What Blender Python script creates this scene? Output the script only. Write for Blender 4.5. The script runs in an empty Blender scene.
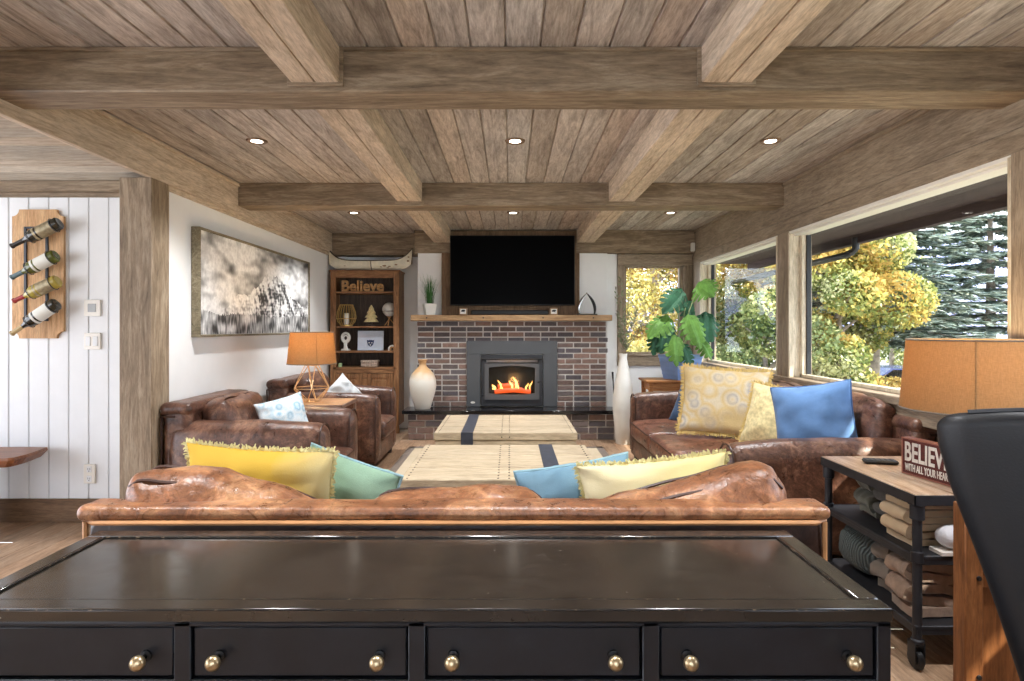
import bpy, math, random
import numpy as np
from mathutils import Vector, Matrix, Euler, noise

random.seed(7)
np.random.seed(7)
SC = bpy.context.scene
COL = SC.collection
PI = math.pi


def R(d):
    return math.radians(d)


def L(r, g, b, a=1.0):
    def f(c):
        c /= 255.0
        return c / 12.92 if c <= 0.04045 else ((c + 0.055) / 1.055) ** 2.4
    return (f(r), f(g), f(b), a)


# ------------------------------------------------------------------ camera, world, sun, exposure
cam_d = bpy.data.cameras.new('camera')
cam_d.sensor_width = 36.0
cam_d.lens = 600.0 / 1024.0 * 36.0
cam_d.shift_x = 2.0 / 1024.0
cam_d.shift_y = -12.5 / 1024.0
cam_d.clip_start = 0.05
cam_d.clip_end = 2000
cam = bpy.data.objects.new('camera', cam_d)
cam.location = (0, 0, 1.4)
cam.rotation_euler = (R(90), 0, 0)
COL.objects.link(cam)
SC.camera = cam

SC.view_settings.view_transform = 'Standard'
SC.view_settings.look = 'None'
SC.view_settings.gamma = 1.0
SC.view_settings.use_curve_mapping = False
SC.view_settings.exposure = 1.68

world = bpy.data.worlds.new('World')
SC.world = world
world.use_nodes = True
wn = world.node_tree.nodes
wl = world.node_tree.links
wn.clear()
w_out = wn.new('ShaderNodeOutputWorld')
w_bg = wn.new('ShaderNodeBackground')
w_tc = wn.new('ShaderNodeTexCoord')
w_sep = wn.new('ShaderNodeSeparateXYZ')
w_rmp = wn.new('ShaderNodeValToRGB')
w_rmp.color_ramp.elements[0].position = 0.0
w_rmp.color_ramp.elements[0].color = (0.80, 0.83, 0.90, 1)
w_rmp.color_ramp.elements[1].position = 0.6
w_rmp.color_ramp.elements[1].color = (0.62, 0.72, 0.92, 1)
wl.new(w_tc.outputs['Generated'], w_sep.inputs[0])
wl.new(w_sep.outputs[2], w_rmp.inputs[0])
wl.new(w_rmp.outputs[0], w_bg.inputs[0])
w_bg.inputs[1].default_value = 2.3
wl.new(w_bg.outputs[0], w_out.inputs[0])

sun_d = bpy.data.lights.new('sun', 'SUN')
sun_d.energy = 4.0
sun_d.angle = R(1.0)
sun_d.color = (1.0, 0.93, 0.82)
sun = bpy.data.objects.new('sun', sun_d)
sun.rotation_euler = Vector((-0.62, 0.42, -0.62)).to_track_quat('-Z', 'Y').to_euler()
COL.objects.link(sun)


# ------------------------------------------------------------------ materials
def nodes_of(m):
    m.use_nodes = True
    nt = m.node_tree
    return nt, nt.nodes, nt.links, nt.nodes['Principled BSDF']


def coords(nt, scale=(1, 1, 1), rot=(0, 0, 0)):
    tc = nt.nodes.new('ShaderNodeTexCoord')
    mp = nt.nodes.new('ShaderNodeMapping')
    mp.inputs['Scale'].default_value = scale
    mp.inputs['Rotation'].default_value = rot
    nt.links.new(tc.outputs['Object'], mp.inputs['Vector'])
    return mp.outputs[0]


def ntex(nt, vec, scale, detail=4, rough=0.55, dist=0.0):
    n = nt.nodes.new('ShaderNodeTexNoise')
    n.inputs['Scale'].default_value = scale
    n.inputs['Detail'].default_value = detail
    n.inputs['Roughness'].default_value = rough
    n.inputs['Distortion'].default_value = dist
    if vec is not None:
        nt.links.new(vec, n.inputs['Vector'])
    return n.outputs['Fac']


def ramp(nt, fac, stops):
    r = nt.nodes.new('ShaderNodeValToRGB')
    els = r.color_ramp.elements
    while len(els) < len(stops):
        els.new(0.5)
    for e, (p, c) in zip(els, stops):
        e.position = p
        e.color = c if len(c) == 4 else (*c, 1)
    nt.links.new(fac, r.inputs[0])
    return r.outputs[0]


def mixc(nt, fac, a, b, mode='MIX'):
    m = nt.nodes.new('ShaderNodeMix')
    m.data_type = 'RGBA'
    m.blend_type = mode
    for sock, val in ((m.inputs[0], fac), (m.inputs[6], a), (m.inputs[7], b)):
        if isinstance(val, bpy.types.NodeSocket):
            nt.links.new(val, sock)
        elif isinstance(val, (int, float)):
            sock.default_value = val
        else:
            sock.default_value = val
    return m.outputs[2]


def bump(nt, b, h, strength, dist=0.01):
    n = nt.nodes.new('ShaderNodeBump')
    n.inputs['Strength'].default_value = strength
    n.inputs['Distance'].default_value = dist
    nt.links.new(h, n.inputs['Height'])
    nt.links.new(n.outputs[0], b.inputs['Normal'])


def plain(name, c, rough=0.5, metal=0.0, var=0.12, scale=8.0, bmp=0.0, bscale=60.0, spec=0.5, sheen=0.0, coat=0.0, attr=False):
    m = bpy.data.materials.new(name)
    nt, N, K, b = nodes_of(m)
    v = coords(nt)
    f = ntex(nt, v, scale, 5)
    lo = tuple(x * (1 - var) for x in c[:3])
    hi = tuple(min(1, x * (1 + var)) for x in c[:3])
    col = ramp(nt, f, [(0.3, lo), (0.7, hi)])
    if attr:
        a = N.new('ShaderNodeAttribute')
        a.attribute_name = 'Col'
        col = mixc(nt, 1.0, col, a.outputs['Color'], 'MULTIPLY')
    K.new(col, b.inputs['Base Color'])
    b.inputs['Roughness'].default_value = rough
    b.inputs['Metallic'].default_value = metal
    b.inputs['Specular IOR Level'].default_value = spec
    if sheen:
        b.inputs['Sheen Weight'].default_value = sheen
    if coat:
        b.inputs['Coat Weight'].default_value = coat
        b.inputs['Coat Roughness'].default_value = 0.1
    if bmp:
        bump(nt, b, ntex(nt, v, bscale, 3), bmp)
    return m


def wood(name, dark, mid, light, axis='x', scale=1.0, rough=0.6, bmp=0.25, attr=False, spec=0.35, knots=True):
    m = bpy.data.materials.new(name)
    nt, N, K, b = nodes_of(m)
    st = {'x': (0.12, 1, 1), 'y': (1, 0.12, 1), 'z': (1, 1, 0.12)}[axis]
    sv = tuple(s * scale for s in st)
    v = coords(nt, sv)
    f1 = ntex(nt, v, 15, 8, 0.65, 1.6)
    f2 = ntex(nt, v, 95, 5, 0.75, 0.3)
    f3 = ntex(nt, coords(nt, (scale,) * 3), 1.3, 3)
    c1 = ramp(nt, f1, [(0.28, dark), (0.5, mid), (0.72, light)])
    c2 = ramp(nt, f2, [(0.34, (0.5, 0.48, 0.46)), (0.6, (1.1, 1.1, 1.1))])
    c = mixc(nt, 0.65, c1, c2, 'MULTIPLY')
    c3 = ramp(nt, f3, [(0.3, (0.8, 0.78, 0.76)), (0.7, (1.12, 1.1, 1.06))])
    c = mixc(nt, 0.8, c, c3, 'MULTIPLY')
    if knots:
        vo = N.new('ShaderNodeTexVoronoi')
        vo.inputs['Scale'].default_value = 3.2
        vo.inputs['Randomness'].default_value = 1.0
        kv = coords(nt, tuple(s * scale * (3.0 if s < 1 else 1.0) for s in st))
        K.new(kv, vo.inputs['Vector'])
        kf = ramp(nt, vo.outputs['Distance'], [(0.02, (0.35, 0.28, 0.22)), (0.085, (1, 1, 1))])
        c = mixc(nt, 0.75, c, kf, 'MULTIPLY')
    if attr:
        a = N.new('ShaderNodeAttribute')
        a.attribute_name = 'Col'
        c = mixc(nt, 1.0, c, a.outputs['Color'], 'MULTIPLY')
    K.new(c, b.inputs['Base Color'])
    b.inputs['Roughness'].default_value = rough
    b.inputs['Specular IOR Level'].default_value = spec
    bump(nt, b, f2, bmp, 0.004)
    return m


def leather(name, dark, mid, worn, rough=0.36):
    m = bpy.data.materials.new(name)
    nt, N, K, b = nodes_of(m)
    v = coords(nt)
    f1 = ntex(nt, v, 4.5, 9, 0.72, 0.8)
    f2 = ntex(nt, v, 16, 6, 0.7, 1.5)
    c1 = ramp(nt, f1, [(0.32, dark), (0.5, mid), (0.72, worn)])
    c2 = ramp(nt, f2, [(0.35, (0.45, 0.41, 0.39)), (0.66, (1.35, 1.3, 1.25))])
    c = mixc(nt, 0.75, c1, c2, 'MULTIPLY')
    vo = N.new('ShaderNodeTexVoronoi')
    vo.feature = 'DISTANCE_TO_EDGE'
    vo.inputs['Scale'].default_value = 34
    K.new(v, vo.inputs['Vector'])
    cr = ramp(nt, vo.outputs['Distance'], [(0.0, (1.7, 1.55, 1.45)), (0.05, (1, 1, 1))])
    c = mixc(nt, 0.45, c, cr, 'MULTIPLY')
    K.new(c, b.inputs['Base Color'])
    rr = ramp(nt, f2, [(0.3, (rough - 0.08,) * 3), (0.7, (rough + 0.15,) * 3)])
    K.new(rr, b.inputs['Roughness'])
    h = ntex(nt, v, 26, 6, 0.6, 1.2)
    bump(nt, b, h, 0.35, 0.012)
    return m


def attrmat(name, rough=0.7, transl=0.0, spec=0.3):
    m = bpy.data.materials.new(name)
    nt, N, K, b = nodes_of(m)
    a = N.new('ShaderNodeAttribute')
    a.attribute_name = 'Col'
    v = coords(nt)
    f = ntex(nt, v, 30, 3)
    c = mixc(nt, 1.0, a.outputs['Color'], ramp(nt, f, [(0.3, (0.8, 0.8, 0.8)), (0.7, (1.1, 1.1, 1.1))]), 'MULTIPLY')
    K.new(c, b.inputs['Base Color'])
    b.inputs['Roughness'].default_value = rough
    b.inputs['Specular IOR Level'].default_value = spec
    if transl:
        t = N.new('ShaderNodeBsdfTranslucent')
        K.new(c, t.inputs['Color'])
        mx = N.new('ShaderNodeMixShader')
        mx.inputs[0].default_value = transl
        K.new(b.outputs[0], mx.inputs[1])
        K.new(t.outputs[0], mx.inputs[2])
        K.new(mx.outputs[0], N['Material Output'].inputs['Surface'])
    return m


def emit(name, c, s):
    m = bpy.data.materials.new(name)
    nt, N, K, b = nodes_of(m)
    v = coords(nt)
    f = ntex(nt, v, 14, 4)
    col = ramp(nt, f, [(0.3, tuple(x * 0.75 for x in c[:3])), (0.7, c[:3])])
    b.inputs['Base Color'].default_value = (0.02, 0.02, 0.02, 1)
    K.new(col, b.inputs['Emission Color'])
    b.inputs['Emission Strength'].default_value = s
    return m


def glass(name, tint=(0.95, 0.97, 0.97, 1), refl=0.06):
    m = bpy.data.materials.new(name)
    nt, N, K, b = nodes_of(m)
    t = N.new('ShaderNodeBsdfTransparent')
    t.inputs[0].default_value = tint
    g = N.new('ShaderNodeBsdfGlossy')
    g.inputs['Roughness'].default_value = 0.02
    lw = N.new('ShaderNodeLayerWeight')
    lw.inputs[0].default_value = 0.25
    mu = N.new('ShaderNodeMath')
    mu.operation = 'MULTIPLY'
    mu.inputs[1].default_value = refl * 4
    K.new(lw.outputs['Fresnel'], mu.inputs[0])
    mx = N.new('ShaderNodeMixShader')
    K.new(mu.outputs[0], mx.inputs[0])
    K.new(t.outputs[0], mx.inputs[1])
    K.new(g.outputs[0], mx.inputs[2])
    K.new(mx.outputs[0], N['Material Output'].inputs['Surface'])
    return m


def shade_cloth(name, c):
    m = bpy.data.materials.new(name)
    nt, N, K, b = nodes_of(m)
    w1 = ntex(nt, coords(nt, (1, 1, 9)), 60, 3)
    w2 = ntex(nt, coords(nt, (8, 8, 1)), 40, 3)
    k = mixc(nt, 0.5, ramp(nt, w1, [(0.3, (0.72, 0.7, 0.66)), (0.7, (1.12, 1.1, 1.05))]), ramp(nt, w2, [(0.3, (0.72, 0.7, 0.66)), (0.7, (1.12, 1.1, 1.05))]))
    col = mixc(nt, 1.0, c, k, 'MULTIPLY')
    K.new(col, b.inputs['Base Color'])
    b.inputs['Roughness'].default_value = 0.9
    b.inputs['Specular IOR Level'].default_value = 0.1
    t = N.new('ShaderNodeBsdfTranslucent')
    K.new(col, t.inputs['Color'])
    mx = N.new('ShaderNodeMixShader')
    mx.inputs[0].default_value = 0.5
    K.new(b.outputs[0], mx.inputs[1])
    K.new(t.outputs[0], mx.inputs[2])
    K.new(mx.outputs[0], N['Material Output'].inputs['Surface'])
    return m


def fabric_pattern(name, c1, c2, c3, scale=5.0):
    """cloth printed with ring-like blooms"""
    m = bpy.data.materials.new(name)
    nt, N, K, b = nodes_of(m)
    v = coords(nt)
    vo = N.new('ShaderNodeTexVoronoi')
    vo.inputs['Scale'].default_value = scale
    vo.inputs['Randomness'].default_value = 0.75
    K.new(v, vo.inputs['Vector'])
    c = ramp(nt, vo.outputs['Distance'], [(0.05, c2), (0.16, c1), (0.3, c3), (0.4, c1), (0.55, c2), (0.7, c1)])
    f = ntex(nt, v, 2.2, 3)
    c = mixc(nt, ramp(nt, f, [(0.4, (0, 0, 0)), (0.65, (1, 1, 1))]), c, c2)
    w = ntex(nt, v, 120, 2)
    c = mixc(nt, 0.5, c, ramp(nt, w, [(0.3, (0.75, 0.75, 0.75)), (0.7, (1.1, 1.1, 1.1))]), 'MULTIPLY')
    K.new(c, b.inputs['Base Color'])
    b.inputs['Roughness'].default_value = 0.9
    b.inputs['Specular IOR Level'].default_value = 0.15
    bump(nt, b, w, 0.3, 0.004)
    return m


MT = {}
MT['plank'] = wood('weathered_planks', L(140, 130, 122), L(188, 178, 169), L(218, 211, 204), 'y', 1.0, 0.7, 0.3, attr=True)
MT['plank_x'] = wood('weathered_planks_across', L(160, 147, 130), L(196, 184, 166), L(214, 204, 188), 'x', 1.0, 0.7, 0.3, attr=True)
MT['beam_x'] = wood('beam_wood_across', L(104, 88, 70), L(144, 126, 104), L(174, 158, 136), 'x', 0.9, 0.65, 0.25)
MT['beam_y'] = wood('beam_wood_along', L(168, 149, 128), L(208, 190, 168), L(226, 211, 192), 'y', 0.9, 0.65, 0.25)
MT['beam_z'] = wood('post_wood', L(110, 94, 76), L(150, 132, 110), L(178, 162, 140), 'z', 0.9, 0.65, 0.25)
MT['casing_y'] = wood('casing_wood_along', L(116, 101, 84), L(150, 134, 114), L(174, 158, 138), 'y', 1.2, 0.6, 0.15, knots=False)
MT['casing_z'] = wood('casing_wood_upright', L(116, 101, 84), L(150, 134, 114), L(174, 158, 138), 'z', 1.2, 0.6, 0.15, knots=False)
MT['casing_x'] = wood('casing_wood_across', L(116, 101, 84), L(150, 134, 114), L(174, 158, 138), 'x', 1.2, 0.6, 0.15, knots=False)
MT['white_wall'] = plain('white_paint', L(238, 238, 236), 0.85, var=0.015, bmp=0.04, spec=0.2)
MT['white_board'] = plain('white_painted_boards', L(226, 228, 229), 0.6, var=0.02, spec=0.3)
MT['floor'] = wood('floor_boards', L(124, 98, 76), L(166, 136, 110), L(188, 162, 136), 'y', 1.3, 0.42, 0.15, attr=True, knots=False)
MT['base_wood'] = wood('baseboard_wood', L(84, 62, 44), L(112, 86, 62), L(132, 104, 78), 'x', 1.2, 0.6, 0.2)
MT['leather'] = leather('brown_leather', L(56, 38, 31), L(96, 66, 53), L(158, 122, 98), 0.32)
MT['leather_tan'] = leather('worn_tan_leather', L(88, 56, 40), L(140, 94, 64), L(196, 150, 108), 0.30)
MT['leather_back'] = leather('shaded_back_leather', L(34, 22, 18), L(56, 36, 28), L(80, 52, 40), 0.4)  # dark brown, with the shade on the sofa's rear panel put into the colour
MT['piping'] = plain('leather_piping', L(60, 34, 22), 0.45, var=0.2)
MT['piping_tan'] = plain('worn_tan_piping', L(190, 136, 88), 0.45, var=0.2)
MT['cream_frame'] = wood('cream_frame_wood', L(186, 172, 146), L(212, 200, 176), L(226, 216, 196), 'z', 1.2, 0.5, 0.1, knots=False)
MT['foot_dark'] = plain('dark_turned_wood', L(36, 26, 22), 0.4, var=0.2)
MT['white_metal'] = plain('white_metal', L(228, 224, 214), 0.4, var=0.03)
MT['black_metal'] = plain('black_metal', L(26, 26, 28), 0.42, 0.3, var=0.2)
MT['steel_grey'] = plain('stove_grey_steel', L(92, 95, 98), 0.5, 0.35, var=0.05, bmp=0.03)
MT['steel_dark'] = plain('stove_dark_iron', L(60, 62, 66), 0.5, 0.4, var=0.06)
MT['black'] = plain('matt_black', L(10, 10, 11), 0.5, var=0.1)
MT['screen'] = plain('screen_black', L(3, 3, 4), 0.35, var=0.05, spec=0.04)
MT['brass'] = plain('worn_brass', L(190, 168, 132), 0.32, 0.9, var=0.25, scale=60)
MT['gold'] = plain('gold_wire', L(214, 178, 110), 0.35, 0.8, var=0.1)
MT['copper_wire'] = plain('pale_gold_wire', L(224, 190, 146), 0.35, 0.6, var=0.08)
MT['ceramic'] = plain('white_ceramic', L(228, 226, 218), 0.35, var=0.03)
MT['glasspane'] = glass('window_glass', refl=0.018)
MT['glass_clear'] = glass('clear_glass', (0.9, 0.92, 0.92, 1), 0.1)
MT['brick'] = attrmat('brick_faces', 0.85)
MT['mortar'] = plain('mortar', L(204, 199, 194), 0.95, var=0.12, bmp=0.2)
MT['slab'] = plain('polished_black_granite', L(24, 25, 28), 0.08, var=0.4, scale=90, spec=0.6)
MT['leaf'] = attrmat('foliage', 0.6, 0.35)
MT['paint_attr'] = attrmat('printed_picture', 0.6)
MT['bark'] = plain('tree_bark', L(160, 146, 132), 0.9, var=0.35, bmp=0.6, bscale=20)


# ------------------------------------------------------------------ mesh builder
class MB:
    def __init__(self):
        self.v = []
        self.f = []
        self.c = []
        self.cur = None

    def vert(self, p):
        self.v.append(tuple(p))
        return len(self.v) - 1

    def face(self, idx):
        self.f.append(tuple(idx))
        self.c.append(self.cur)

    def box(self, x0, x1, y0, y1, z0, z1, b=0.004, M=None):
        x0, x1 = min(x0, x1), max(x0, x1)
        y0, y1 = min(y0, y1), max(y0, y1)
        z0, z1 = min(z0, z1), max(z0, z1)
        b = min(b, (x1 - x0) * 0.45, (y1 - y0) * 0.45, (z1 - z0) * 0.45)
        lo = (x0, y0, z0)
        hi = (x1, y1, z1)
        ids = {}
        for sx in (0, 1):
            for sy in (0, 1):
                for sz in (0, 1):
                    s = (sx, sy, sz)
                    for a in range(3):
                        p = []
                        for k in range(3):
                            e = hi[k] if s[k] else lo[k]
                            if k != a:
                                e += -b if s[k] else b
                            p.append(e)
                        p = Vector(p)
                        if M is not None:
                            p = M @ p
                        ids[(s, a)] = self.vert(p)
        cen = Vector(((x0 + x1) / 2, (y0 + y1) / 2, (z0 + z1) / 2))
        if M is not None:
            cen = M @ cen

        def put(q):
            a, bb, c = (Vector(self.v[i]) for i in q[:3])
            n = (bb - a).cross(c - a)
            m = sum((Vector(self.v[i]) for i in q), Vector()) / len(q)
            if n.dot(m - cen) < 0:
                q = q[::-1]
            self.face(q)
        for a in range(3):
            o = [k for k in range(3) if k != a]
            for sv in (0, 1):
                q = []
                for (i, j) in ((0, 0), (1, 0), (1, 1), (0, 1)):
                    s = [0, 0, 0]
                    s[a] = sv
                    s[o[0]] = i
                    s[o[1]] = j
                    q.append(ids[(tuple(s), a)])
                put(q)
        for a in range(3):
            o = [k for k in range(3) if k != a]
            for i in (0, 1):
                for j in (0, 1):
                    s0 = [0, 0, 0]
                    s0[o[0]] = i
                    s0[o[1]] = j
                    s1 = list(s0)
                    s1[a] = 1
                    put([ids[(tuple(s0), o[0])], ids[(tuple(s1), o[0])], ids[(tuple(s1), o[1])], ids[(tuple(s0), o[1])]])
        for sx in (0, 1):
            for sy in (0, 1):
                for sz in (0, 1):
                    s = (sx, sy, sz)
                    put([ids[(s, 0)], ids[(s, 1)], ids[(s, 2)]])
        return self

    def tube(self, pts, r, n=8, closed=False, M=None):
        pts = [Vector(p) for p in pts]
        if M is not None:
            pts = [M @ p for p in pts]
        rs = r if isinstance(r, (list, tuple)) else [r] * len(pts)
        rings = []
        up = None
        N = len(pts)
        for i, p in enumerate(pts):
            if closed:
                d = pts[(i + 1) % N] - pts[i - 1]
            else:
                d = pts[min(i + 1, N - 1)] - pts[max(i - 1, 0)]
            if d.length < 1e-9:
                d = Vector((0, 0, 1))
            d.normalize()
            if up is None:
                up = Vector((0, 0, 1)) if abs(d.z) < 0.9 else Vector((1, 0, 0))
            s = d.cross(up)
            if s.length < 1e-6:
                s = d.cross(Vector((1, 0.3, 0)))
            s.normalize()
            up = s.cross(d).normalized()
            rings.append([self.vert(p + (s * math.cos(2 * PI * k / n) + up * math.sin(2 * PI * k / n)) * rs[i]) for k in range(n)])
        for i in range(N if closed else N - 1):
            a, b = rings[i], rings[(i + 1) % N]
            for k in range(n):
                self.face((a[k], a[(k + 1) % n], b[(k + 1) % n], b[k]))
        if not closed:
            self.face(rings[0][::-1])
            self.face(rings[-1])
        return self

    def lathe(self, prof, n=24, M=None, cap=True):
        rings = []
        for (r, z) in prof:
            ring = []
            for k in range(n):
                p = Vector((r * math.cos(2 * PI * k / n), r * math.sin(2 * PI * k / n), z))
                if M is not None:
                    p = M @ p
                ring.append(self.vert(p))
            rings.append(ring)
        for a, b in zip(rings, rings[1:]):
            for k in range(n):
                self.face((a[k], a[(k + 1) % n], b[(k + 1) % n], b[k]))
        if cap:
            self.face(rings[0][::-1])
            self.face(rings[-1])
        return self

    def soft(self, c, size, r, k=6, bulge=(0, 0, 0), amp=0.0, ns=3.0, seed=0.0, M=None, warp=None, mr=4):
        """rounded, bulged and slightly wrinkled block"""
        h = [s / 2 for s in size]
        r = min(r, min(h) * 0.98)
        ax = []
        for a in range(3):
            e = []
            for i in range(mr + 1):
                t = math.tan(i / mr * PI / 4)
                e.append(-h[a] + r * t)
            inner = [(-h[a] + r) + (2 * h[a] - 2 * r) * j / k for j in range(1, k)] if h[a] - r > 1e-4 else []
            e2 = [-x for x in e[::-1]]
            s = e + inner + e2
            out = [s[0]]
            for x in s[1:]:
                if x - out[-1] > 1e-5:
                    out.append(x)
            ax.append(out)
        cache = {}
        C = Vector(c)

        def vid(x, y, z):
            key = (round(x, 5), round(y, 5), round(z, 5))
            if key in cache:
                return cache[key]
            q = Vector((x, y, z))
            inn = Vector([max(-(h[a] - r), min(h[a] - r, q[a])) for a in range(3)])
            d = q - inn
            p = inn + d.normalized() * r if d.length > 1e-9 else q
            nrm = d.normalized() if d.length > 1e-9 else Vector((0, 0, 1))
            u = [max(-1, min(1, p[a] / h[a])) for a in range(3)]
            for a in range(3):
                o = [i for i in range(3) if i != a]
                p[a] += bulge[a] * u[a] * (1 - u[o[0]] ** 2) * (1 - u[o[1]] ** 2)
            if amp:
                w = Vector((x * ns + seed, y * ns + seed * 1.7, z * ns - seed))
                nv = noise.noise(w) + 0.5 * noise.noise(w * 2.3) + 0.35 * (0.5 - abs(noise.noise(w * 4.1)))
                p += nrm * amp * nv
            if warp:
                p = warp(p, u)
            p = p + C
            if M is not None:
                p = M @ p
            cache[key] = self.vert(p)
            return cache[key]
        for a in range(3):
            b, cc = [i for i in range(3) if i != a]
            for sgn in (-1, 1):
                for i in range(len(ax[b]) - 1):
                    for j in range(len(ax[cc]) - 1):
                        q = []
                        for (ii, jj) in ((i, j), (i + 1, j), (i + 1, j + 1), (i, j + 1)):
                            p = [0, 0, 0]
                            p[a] = sgn * h[a]
                            p[b] = ax[b][ii]
                            p[cc] = ax[cc][jj]
                            q.append(vid(*p))
                        flip = (sgn > 0) == (a == 1)
                        if len(set(q)) >= 3:
                            qq = []
                            for t in q:
                                if t not in qq:
                                    qq.append(t)
                            self.face(qq[::-1] if flip else qq)
        return self

    def pillow(self, w, h, t, n=18, seed=0.0, M=None, pinch=0.07, wr=0.012):
        idx = {}
        for side in (1, -1):
            for i in range(n + 1):
                for j in range(n + 1):
                    edge = i in (0, n) or j in (0, n)
                    if side < 0 and edge:
                        idx[(side, i, j)] = idx[(1, i, j)]
                        continue
                    u = math.sin((i / n - 0.5) * PI)
                    v = math.sin((j / n - 0.5) * PI)
                    x = w / 2 * u * (1 - pinch * (1 - v * v))
                    y = h / 2 * v * (1 - pinch * (1 - u * u))
                    z = side * t / 2 * max(0.0, (1 - u ** 4) * (1 - v ** 4)) ** 0.55 * (0.72 + 0.28 * (1 - u * u) * (1 - v * v))
                    q = Vector((u * 2.2 + seed, v * 2.2 - seed, side * 0.7 + seed))
                    z += wr * (noise.noise(q) + 0.6 * noise.noise(q * 2.7)) * (0 if edge else 1) * side
                    p = Vector((x, y, z))
                    if M is not None:
                        p = M @ p
                    idx[(side, i, j)] = self.vert(p)
        for side in (1, -1):
            for i in range(n):
                for j in range(n):
                    q = [idx[(side, i, j)], idx[(side, i + 1, j)], idx[(side, i + 1, j + 1)], idx[(side, i, j + 1)]]
                    self.face(q if side > 0 else q[::-1])
        return self

    def quad(self, a, b, c, d):
        self.face([self.vert(p) for p in (a, b, c, d)])
        return self

    def prism(self, poly, z0, z1, M=None):
        """extrude an outline given in x, y"""
        lo, hi = [], []
        for (x, y) in poly:
            for (lst, z) in ((lo, z0), (hi, z1)):
                p = Vector((x, y, z))
                if M is not None:
                    p = M @ p
                lst.append(self.vert(p))
        n = len(poly)
        self.face(lo[::-1])
        self.face(hi)
        for i in range(n):
            self.face((lo[i], lo[(i + 1) % n], hi[(i + 1) % n], hi[i]))
        return self

    def grid(self, fn, nu, nv, colfn=None):
        ids = [[self.vert(fn(i / nu, j / nv)) for j in range(nv + 1)] for i in range(nu + 1)]
        for i in range(nu):
            for j in range(nv):
                if colfn:
                    self.cur = colfn((i + 0.5) / nu, (j + 0.5) / nv)
                self.face((ids[i][j], ids[i + 1][j], ids[i + 1][j + 1], ids[i][j + 1]))
        return self

    def build(self, name, mat, parent=None, smooth=True, ang=40, loc=None, rot=None):
        me = bpy.data.meshes.new(name)
        me.from_pydata(self.v, [], self.f)
        if any(c is not None for c in self.c):
            at = me.attributes.new('Col', 'FLOAT_COLOR', 'FACE')
            arr = np.ones((len(self.f), 4), dtype=np.float32)
            for i, c in enumerate(self.c):
                if c is not None:
                    arr[i, :3] = c[:3]
            at.data.foreach_set('color', arr.ravel())
        if smooth:
            me.shade_smooth()
            me.set_sharp_from_angle(angle=R(ang))
        me.materials.append(mat)
        me.update()
        o = bpy.data.objects.new(name, me)
        if parent is not None:
            o.parent = parent
        if loc is not None:
            o.location = loc
        if rot is not None:
            o.rotation_euler = rot
        COL.objects.link(o)
        return o


def tag(o, label=None, cat=None, group=None, kind=None):
    if label:
        o['label'] = label
    if cat:
        o['category'] = cat
    if group:
        o['group'] = group
    if kind:
        o['kind'] = kind
    return o


def thing(name, label, cat, loc=(0, 0, 0), rz=0.0, group=None, rot=None):
    o = bpy.data.objects.new(name, None)
    o.location = loc
    o.rotation_euler = rot if rot is not None else (0, 0, rz)
    o.empty_display_size = 0.05
    COL.objects.link(o)
    return tag(o, label, cat, group)


def struct(o, label=None):
    o['kind'] = 'structure'
    if label:
        o['label'] = label
    return o


def dup(root, loc=None, rz=None, label=None, group=None):
    def cp(o, par):
        c = o.copy()
        COL.objects.link(c)
        if par is not None:
            c.parent = par
        for ch in list(o.children):
            cp(ch, c)
        return c
    r = cp(root, None)
    if loc is not None:
        r.location = loc
    if rz is not None:
        r.rotation_euler = (0, 0, rz)
    if label:
        r['label'] = label
    if group:
        r['group'] = group
    return r


def text_mesh(name, body, size, extrude, mat, parent, M, offset=0.0, sx=1.0, align='LEFT', spacing=1.0):
    cu = bpy.data.curves.new(name + '_curve', 'FONT')
    cu.body = body
    cu.size = size
    cu.extrude = extrude
    cu.offset = offset
    cu.align_x = align
    cu.space_character = spacing
    to = bpy.data.objects.new(name + '_text', cu)
    COL.objects.link(to)
    dg = bpy.context.evaluated_depsgraph_get()
    me = bpy.data.meshes.new_from_object(to.evaluated_get(dg))
    me.name = name
    COL.objects.unlink(to)
    bpy.data.objects.remove(to)
    bpy.data.curves.remove(cu)
    me.transform(M @ Matrix.Diagonal((sx, 1, 1, 1)))
    me.materials.clear()
    me.materials.append(mat)
    o = bpy.data.objects.new(name, me)
    if parent is not None:
        o.parent = parent
    COL.objects.link(o)
    return o


def TR(x=0, y=0, z=0, rx=0, ry=0, rz=0):
    return Matrix.Translation((x, y, z)) @ Euler((R(rx), R(ry), R(rz))).to_matrix().to_4x4()


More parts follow.
